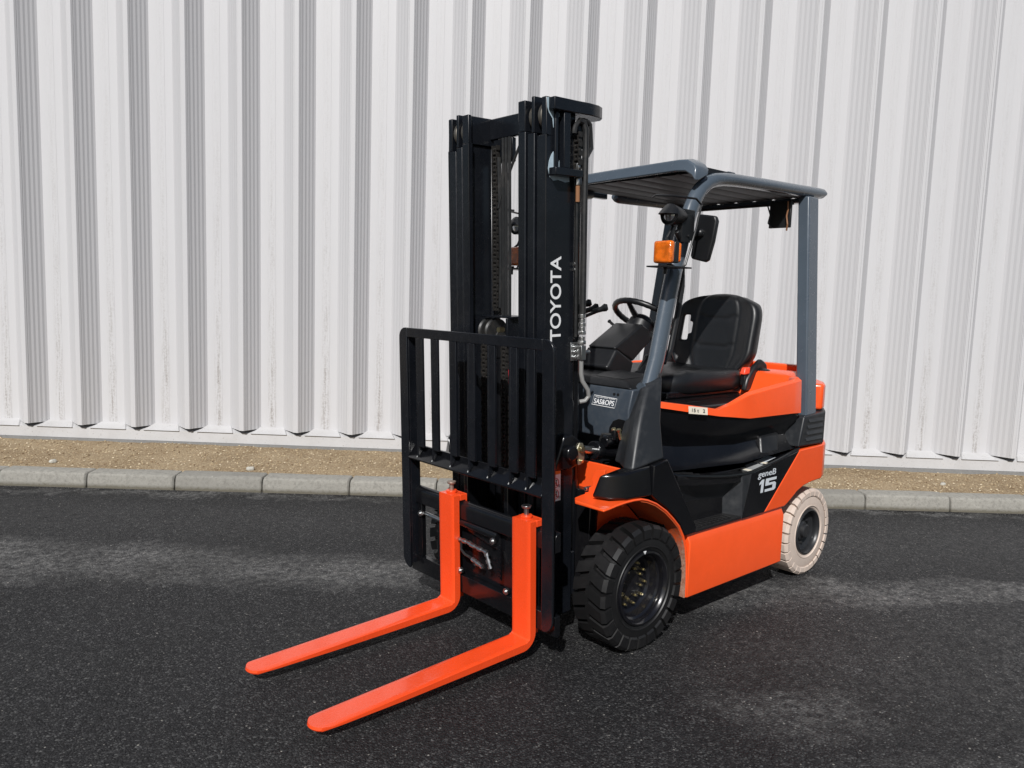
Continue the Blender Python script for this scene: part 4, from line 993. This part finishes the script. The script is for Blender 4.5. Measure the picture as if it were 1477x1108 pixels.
# ---- seat
SU = -1.185
def seat_back():
    nx, nz = 30, 34; z0, z1 = 1.0, 1.412; b_ = B(); idx = {}
    def outline(b):         # half width at height b in 0..1
        if b < .30: w = .175+.075*math.sin(b/.30*math.pi/2)
        elif b < .62: w = .25
        else:
            t = (b-.62)/.38; w = .25*math.sqrt(max(0, 1-(t*.91)**3.0))
        return w
    for j in range(nz+1):
        for i in range(nx+1):
            b = j/nz; a_ = -1+2*i/nx
            w = outline(b); y = a_*w; z = z0+(z1-z0)*b
            if b > .85: z -= .018*(a_**2)*((b-.85)/.15)
            front = .085*abs(a_)**3.2*(1-.40*b)-.020*math.exp(-(a_/.35)**2)*0
            lean = -.070*(b-.35)
            edge = -.045*max(0, (abs(a_)-.86)/.14)**2-.035*max(0, (b-.9)/.1)**2
            gr = 0
            if abs(abs(a_)-.50-.05*b) < .03 and .06 < b < .97: gr -= .005
            if abs(a_) < .52 and abs(b-(.72-.05*(1-(a_/.52)**2))) < .016: gr -= .005
            if abs(a_) < .52 and abs(b-(.36-.04*(1-(a_/.52)**2))) < .016: gr -= .005
            if abs(a_) < .5: gr += .010
            idx[i, j] = len(b_.v); b_.v.append(Vector((SU+lean+front+edge+gr, y, z)))
    nv = len(b_.v)
    for j in range(nz+1):           # the back face: flatter than the front, set in at the rim
        for i in range(nx+1):
            b = j/nz; a_ = -1+2*i/nx; p = b_.v[idx[i, j]]
            rim = max(0, (abs(a_)-.72)/.28)**2+max(0, (b-.86)/.14)**2+max(0, (.10-b)/.10)**2
            xb = SU-.070*(b-.35)-.062+.022*min(1, rim)
            t = min(1, max(0, (a_+.52)/.24)); t = t*t*(3-2*t)
            x = (p.x-.030)*(1-t)+min(p.x-.028, xb)*t
            b_.v.append(Vector((x, p.y*(1-.05*min(1, rim)), p.z-.010*max(0, (b-.86)/.14))))
    cells = set()
    for j in range(nz):
        for i in range(nx):
            a_ = -1+2*(i+.5)/nx; b = (j+.5)/nz
            if a_ < 0 and abs((abs(a_)-.73)/.10)**2.6+abs((b-.54)/.17)**2.6 < 1: continue
            cells.add((i, j))
    cnt = {}
    for i, j in cells:
        f = (idx[i, j], idx[i+1, j], idx[i+1, j+1], idx[i, j+1])
        b_.f.append(f); b_.f.append(tuple(q+nv for q in reversed(f)))
        for k in range(4):
            e = (f[k], f[(k+1) % 4]); cnt.setdefault(tuple(sorted(e)), []).append(e)
    for es in cnt.values():
        if len(es) == 1:
            p, q = es[0]; b_.f.append((q, p, p+nv, q+nv))
    used = sorted({q for f in b_.f for q in f}); mp = {q: k for k, q in enumerate(used)}
    b_.v = [b_.v[q] for q in used]; b_.f = [tuple(mp[q] for q in f) for f in b_.f]
    return b_.build('seat_backrest', M['vinyl'], FL, 0, smooth=70, sub=1)
seat_back()
cu = B(); rings = []
for z, k in ((.925, .90), (.945, .985), (.985, 1.0), (1.012, .965), (1.026, .88), (1.020, .60)):
    pts = []
    for i in range(40):
        t = 2*math.pi*i/40; c_, s_ = math.cos(t), math.sin(t)
        e = .42
        x = -.835+.335*k*math.copysign(abs(c_)**e, c_); y = .245*k*math.copysign(abs(s_)**e, s_)
        dz = 0
        if z > .99: dz = .018*(abs(y)/.245)**2-.012*((x+.835)/.335 > .6)
        pts.append(Vector((x, y, z+dz)))
    rings.append(pts)
cu.loft(rings); cu.build('seat_cushion', M['vinyl'], FL, 0, smooth=60)
cu = B(); cu.box(-1.18, -.50, -.225, .225, .915, .950); cu.box(-1.10, -.44, -.33, .33, .875, .9149)
cu.prism([(-.22, .395), (-.36, .425), (-.56, .438), (-.72, .440), (-1.04, .42), (-1.04, -.42), (-.72, -.440), (-.56, -.438), (-.36, -.425), (-.22, -.395)], .880, .9145, 'z'); cu.build('seat_base', M['floor_black'], FL, .008)
for sg in (1, -1):
    q = B(); q.prism([(-1.06, .93), (-1.23, .93), (-1.27, 1.0), (-1.25, 1.06), (-1.20, 1.085), (-1.14, 1.05), (-1.08, .99)], sg*.248, sg*.278); q.build('recliner_cover', BP, FL, .010)
    q = B(); q.cyl((-1.20, sg*.278, .995), (-1.20, sg*.318, .995), .047, .040, n=24); q.build('recliner_knob', BP, FL, .006)
    q = B(); q.box(-1.075, -1.10, sg*.235, sg*.262, .955, 1.01); q.build('buckle_stalk', BP, FL, .004)
    q = B(); q.hexa([Vector((u, sg*v, z)) for u, v, z in ((-1.06, .236, 1.010), (-1.11, .236, 1.010), (-1.11, .268, 1.010), (-1.06, .268, 1.010), (-1.075, .240, 1.045), (-1.12, .240, 1.045), (-1.12, .264, 1.045), (-1.075, .264, 1.045))]); q.build('seat_belt_buckle', M['buckle'], FL, .006)

# ---- overhead guard
def arch_tube(pts, name, mt, ra=.030, rb=.024):
    q = B(); q.tube(pts, ra, 16, ry=rb, ref=(0, 1, 0) if False else None); return q.build(name, mt, FL, 0, smooth=50)
pil = [(-.105, .392, .99), (-.151, .390, 1.0), (-.194, .39, 1.121), (-.233, .39, 1.298), (-.276, .39, 1.473), (-.317, .39, 1.61), (-.345, .39, 1.68), (-.371, .39, 1.741), (-.395, .39, 1.785), (-.427, .39, 1.822), (-.470, .39, 1.852), (-.523, .39, 1.872), (-.60, .39, 1.884), (-.679, .39, 1.890), (-.906, .39, 1.900), (-1.221, .39, 1.911), (-1.40, .39, 1.918), (-1.457, .39, 1.920), (-1.468, .39, 1.919)]
def sm_tube(pts, ra, rb, n=18):       # oval section: ra across (v), rb in the bend plane
    q = B(); rings = []
    P_ = [Vector(p) for p in pts]
    for i, p in enumerate(P_):
        t = (P_[min(len(P_)-1, i+1)]-P_[max(0, i-1)]).normalized(); a_ = Vector((0, 1, 0)); b_ = t.cross(a_).normalized()
        ka = ra; kb = rb[i] if isinstance(rb, list) else rb
        rings.append([p+a_*ka*math.cos(2*math.pi*k/n)+b_*kb*math.sin(2*math.pi*k/n) for k in range(n)])
    q.loft(rings); return q
rb_ = [.040]*6+[.038, .037, .035, .033, .031, .029, .028, .027, .027, .027, .027, .025, .016]
sm_tube(pil, .029, rb_).build('guard_pillar', GU, FL, 0, smooth=50)
rp = [(u, -v, z) for u, v, z in pil]
sm_tube(rp[:13], .029, rb_[:13]).build('guard_pillar', GU, FL, 0, smooth=50)
q = sm_tube([(-.80, -.40, 1.892), (-.808, -.40, 1.892), (-.83, -.40, 1.893), (-1.221, -.40, 1.905), (-1.40, -.40, 1.912)], .022, [.016, .026, .032, .032, .032]); q.build('guard_rail', GU, FL, 0, smooth=50)
q = B(); q.box(-.60, -.745, -.43, -.40, 1.872, 1.914); q.build('guard_rail', GU, FL, .004)
for sg in (1, -1):
    q = B(); q.hexa([Vector((u, sg*v, z)) for u, v, z in ((-1.212, .470, .80), (-1.312, .470, .80), (-1.312, .527, .80), (-1.212, .527, .80), (-1.276, .366, 1.888), (-1.376, .366, 1.890), (-1.376, .424, 1.890), (-1.276, .424, 1.888))]); q.build('rear_pillar', GU, FL, .008, seg=3)
    q = B(); q.tube([(-.355, sg*.352, 1.53), (-.385, sg*.350, 1.50), (-.392, sg*.350, 1.42), (-.372, sg*.350, 1.30), (-.335, sg*.350, 1.15), (-.29, sg*.352, 1.10)], .013, 10); q.build('grab_handle', BP, FL, 0)
# roof
fb = B(); rings = []
for v, z, k in ((-.43, 1.880, 0), (-.40, 1.897, 1), (-.35, 1.902, 1), (0, 1.910, 1), (.33, 1.915, 1), (.375, 1.911, 1), (.41, 1.890, 1), (.425, 1.868, 0)):
    rings.append([Vector((-.335, v, z-.026)), Vector((-.345, v, z+.022)), Vector((-.385, v, z+.030)), Vector((-.43, v, z+.030)), Vector((-.43, v, z+.010)), Vector((-.365, v, z-.022))])
fb.loft(rings); fb.build('guard_front_beam', GU, FL, .006, smooth=40)
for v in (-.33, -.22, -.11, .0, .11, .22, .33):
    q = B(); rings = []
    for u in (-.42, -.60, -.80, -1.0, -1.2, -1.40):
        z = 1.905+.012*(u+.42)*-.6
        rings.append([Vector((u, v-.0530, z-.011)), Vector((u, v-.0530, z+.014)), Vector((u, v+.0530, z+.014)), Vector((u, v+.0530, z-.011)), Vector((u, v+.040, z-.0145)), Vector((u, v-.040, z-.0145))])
    q.loft(rings); q.build('roof_bar', M['roof_shaded'], FL, .002)
for u in (-.66, -.95):
    q = B(); q.box(u-.05, u, -.37, .37, 1.922, 1.928); q.build('roof_brace', GU, FL, .001)
q = B(); q.box(-1.37, -1.43, -.37, .37, 1.872, 1.895); q.build('guard_rear_beam', GU, FL, .006)
q = B(); q.tube([(-1.36, -.37, 1.868), (-1.36, .30, 1.868)], .006, 8); q.build('wire_harness', M['hose'], FL, 0)
# black switch box by the rear pillar
q = B(); q.box(-1.22, -1.235, .250, .365, 1.735, 1.865); q.build('relay_box', BP, FL, .004)
q = B(); q.tube([(-1.218, .262, 1.87), (-1.20, .252, 1.84), (-1.21, .262, 1.80), (-1.205, .256, 1.76), (-1.215, .275, 1.735)], .004, 6); q.build('wire', M['hose'], FL, 0)
q = B(); q.tube([(-1.215, .350, 1.86), (-1.205, .358, 1.82), (-1.21, .350, 1.79), (-1.205, .360, 1.75), (-1.215, .352, 1.72)], .004, 6); q.build('wire', M['rust'], FL, 0)

# ---- lamps and mirror
def indicator(sg):
    v0, v1 = (.416, .502) if sg > 0 else (.352, .440)
    q = B(); q.box(-.100, -.128, sg*v0, sg*v1, 1.500, 1.586); q.build('indicator_lens', M['amber'], FL, .010, seg=3)
    q = B(); q.box(-.1285, -.158, sg*(v0+.003), sg*(v1-.002), 1.502, 1.584); q.build('indicator_body', BP, FL, .004)
    q = B(); q.box(-.1585, -.178, sg*(v0+.006), sg*(v1-.004), 1.505, 1.581); q.build('indicator_lens', M['amber'], FL, .008)
    q = B(); q.box(-.085, -.235, sg*(.400), sg*.506, 1.484, 1.490); q.cyl((-.15, sg*.46, 1.490), (-.15, sg*.46, 1.500), .012, n=10); q.cyl((-.14, sg*.45, 1.460), (-.14, sg*.45, 1.484), .008, n=8); q.build('lamp_bracket', BP, FL, .001)
indicator(1); indicator(-1)
for sg in (1, -1):
    a0 = Vector((-.165, sg*.445, 1.690)); d_ = Vector((1, 0, .02)).normalized()
    q = B(); q.tube([a0-d_*.085, a0-d_*.06, a0-d_*.01, a0+d_*.012, a0+d_*.018, a0+d_*.010], [.018, .030, .040, .042, .039, .032], 28); q.build('work_lamp', BP, FL, 0, smooth=35)
    q = B(); q.tube([a0-d_*.012, a0+d_*.008, a0+d_*.014], [.030, .030, .018], 24); q.build('lamp_glass', M['lamp'], FL, 0)
    q = B(); q.tube([(-.10, sg*.40, 1.752), (-.085, sg*.43, 1.757), (-.13, sg*.47, 1.757), (-.24, sg*.505, 1.755), (-.27, sg*.510, 1.735), (-.255, sg*.505, 1.65), (-.215, sg*.490, 1.50), (-.20, sg*.485, 1.488)], .0045, 8); q.build('lamp_guard_wire', BP, FL, 0)
    q = B(); q.box(-.22, -.31, sg*.435, sg*.455, 1.60, 1.72); q.cyl((-.23, sg*.446, 1.60), (-.20, sg*.45, 1.63), .012, n=10); q.tube([(-.19, sg*.44, 1.65), (-.16, sg*.435, 1.60), (-.15, sg*.45, 1.585)], .006, 8); q.build('lamp_mount', BP, FL, .004)
    q = B(); q.box(-.22, -.28, sg*.456, sg*.460, 1.59, 1.70); 
    for (u, z) in ((-.235, 1.69), (-.262, 1.615)): q.cyl((u, sg*.456, z), (u, sg*.468, z), .006, n=6)
    q.build('mount_bolts', M['steel'] if False else BP, FL, .001)
q = B()
mp_ = [(.405, 1.545), (.412, 1.532), (.475, 1.518), (.490, 1.524), (.510, 1.60), (.522, 1.680), (.514, 1.700), (.50, 1.703), (.440, 1.712), (.428, 1.705)]
q.prism(mp_, -.385, -.360, 'x'); q.build('mirror', BP, FL, .008, seg=3)
q = B(); q.tube([(-.355, .425, 1.63), (-.345, .452, 1.63), (-.36, .462, 1.63)], .010, 8); q.sphere((-.355, .452, 1.635), .018); q.build('mirror_mount', BP, FL, 0)

SC.render.engine = 'CYCLES'
SC.cycles.max_bounces = 8; SC.cycles.use_denoising = True
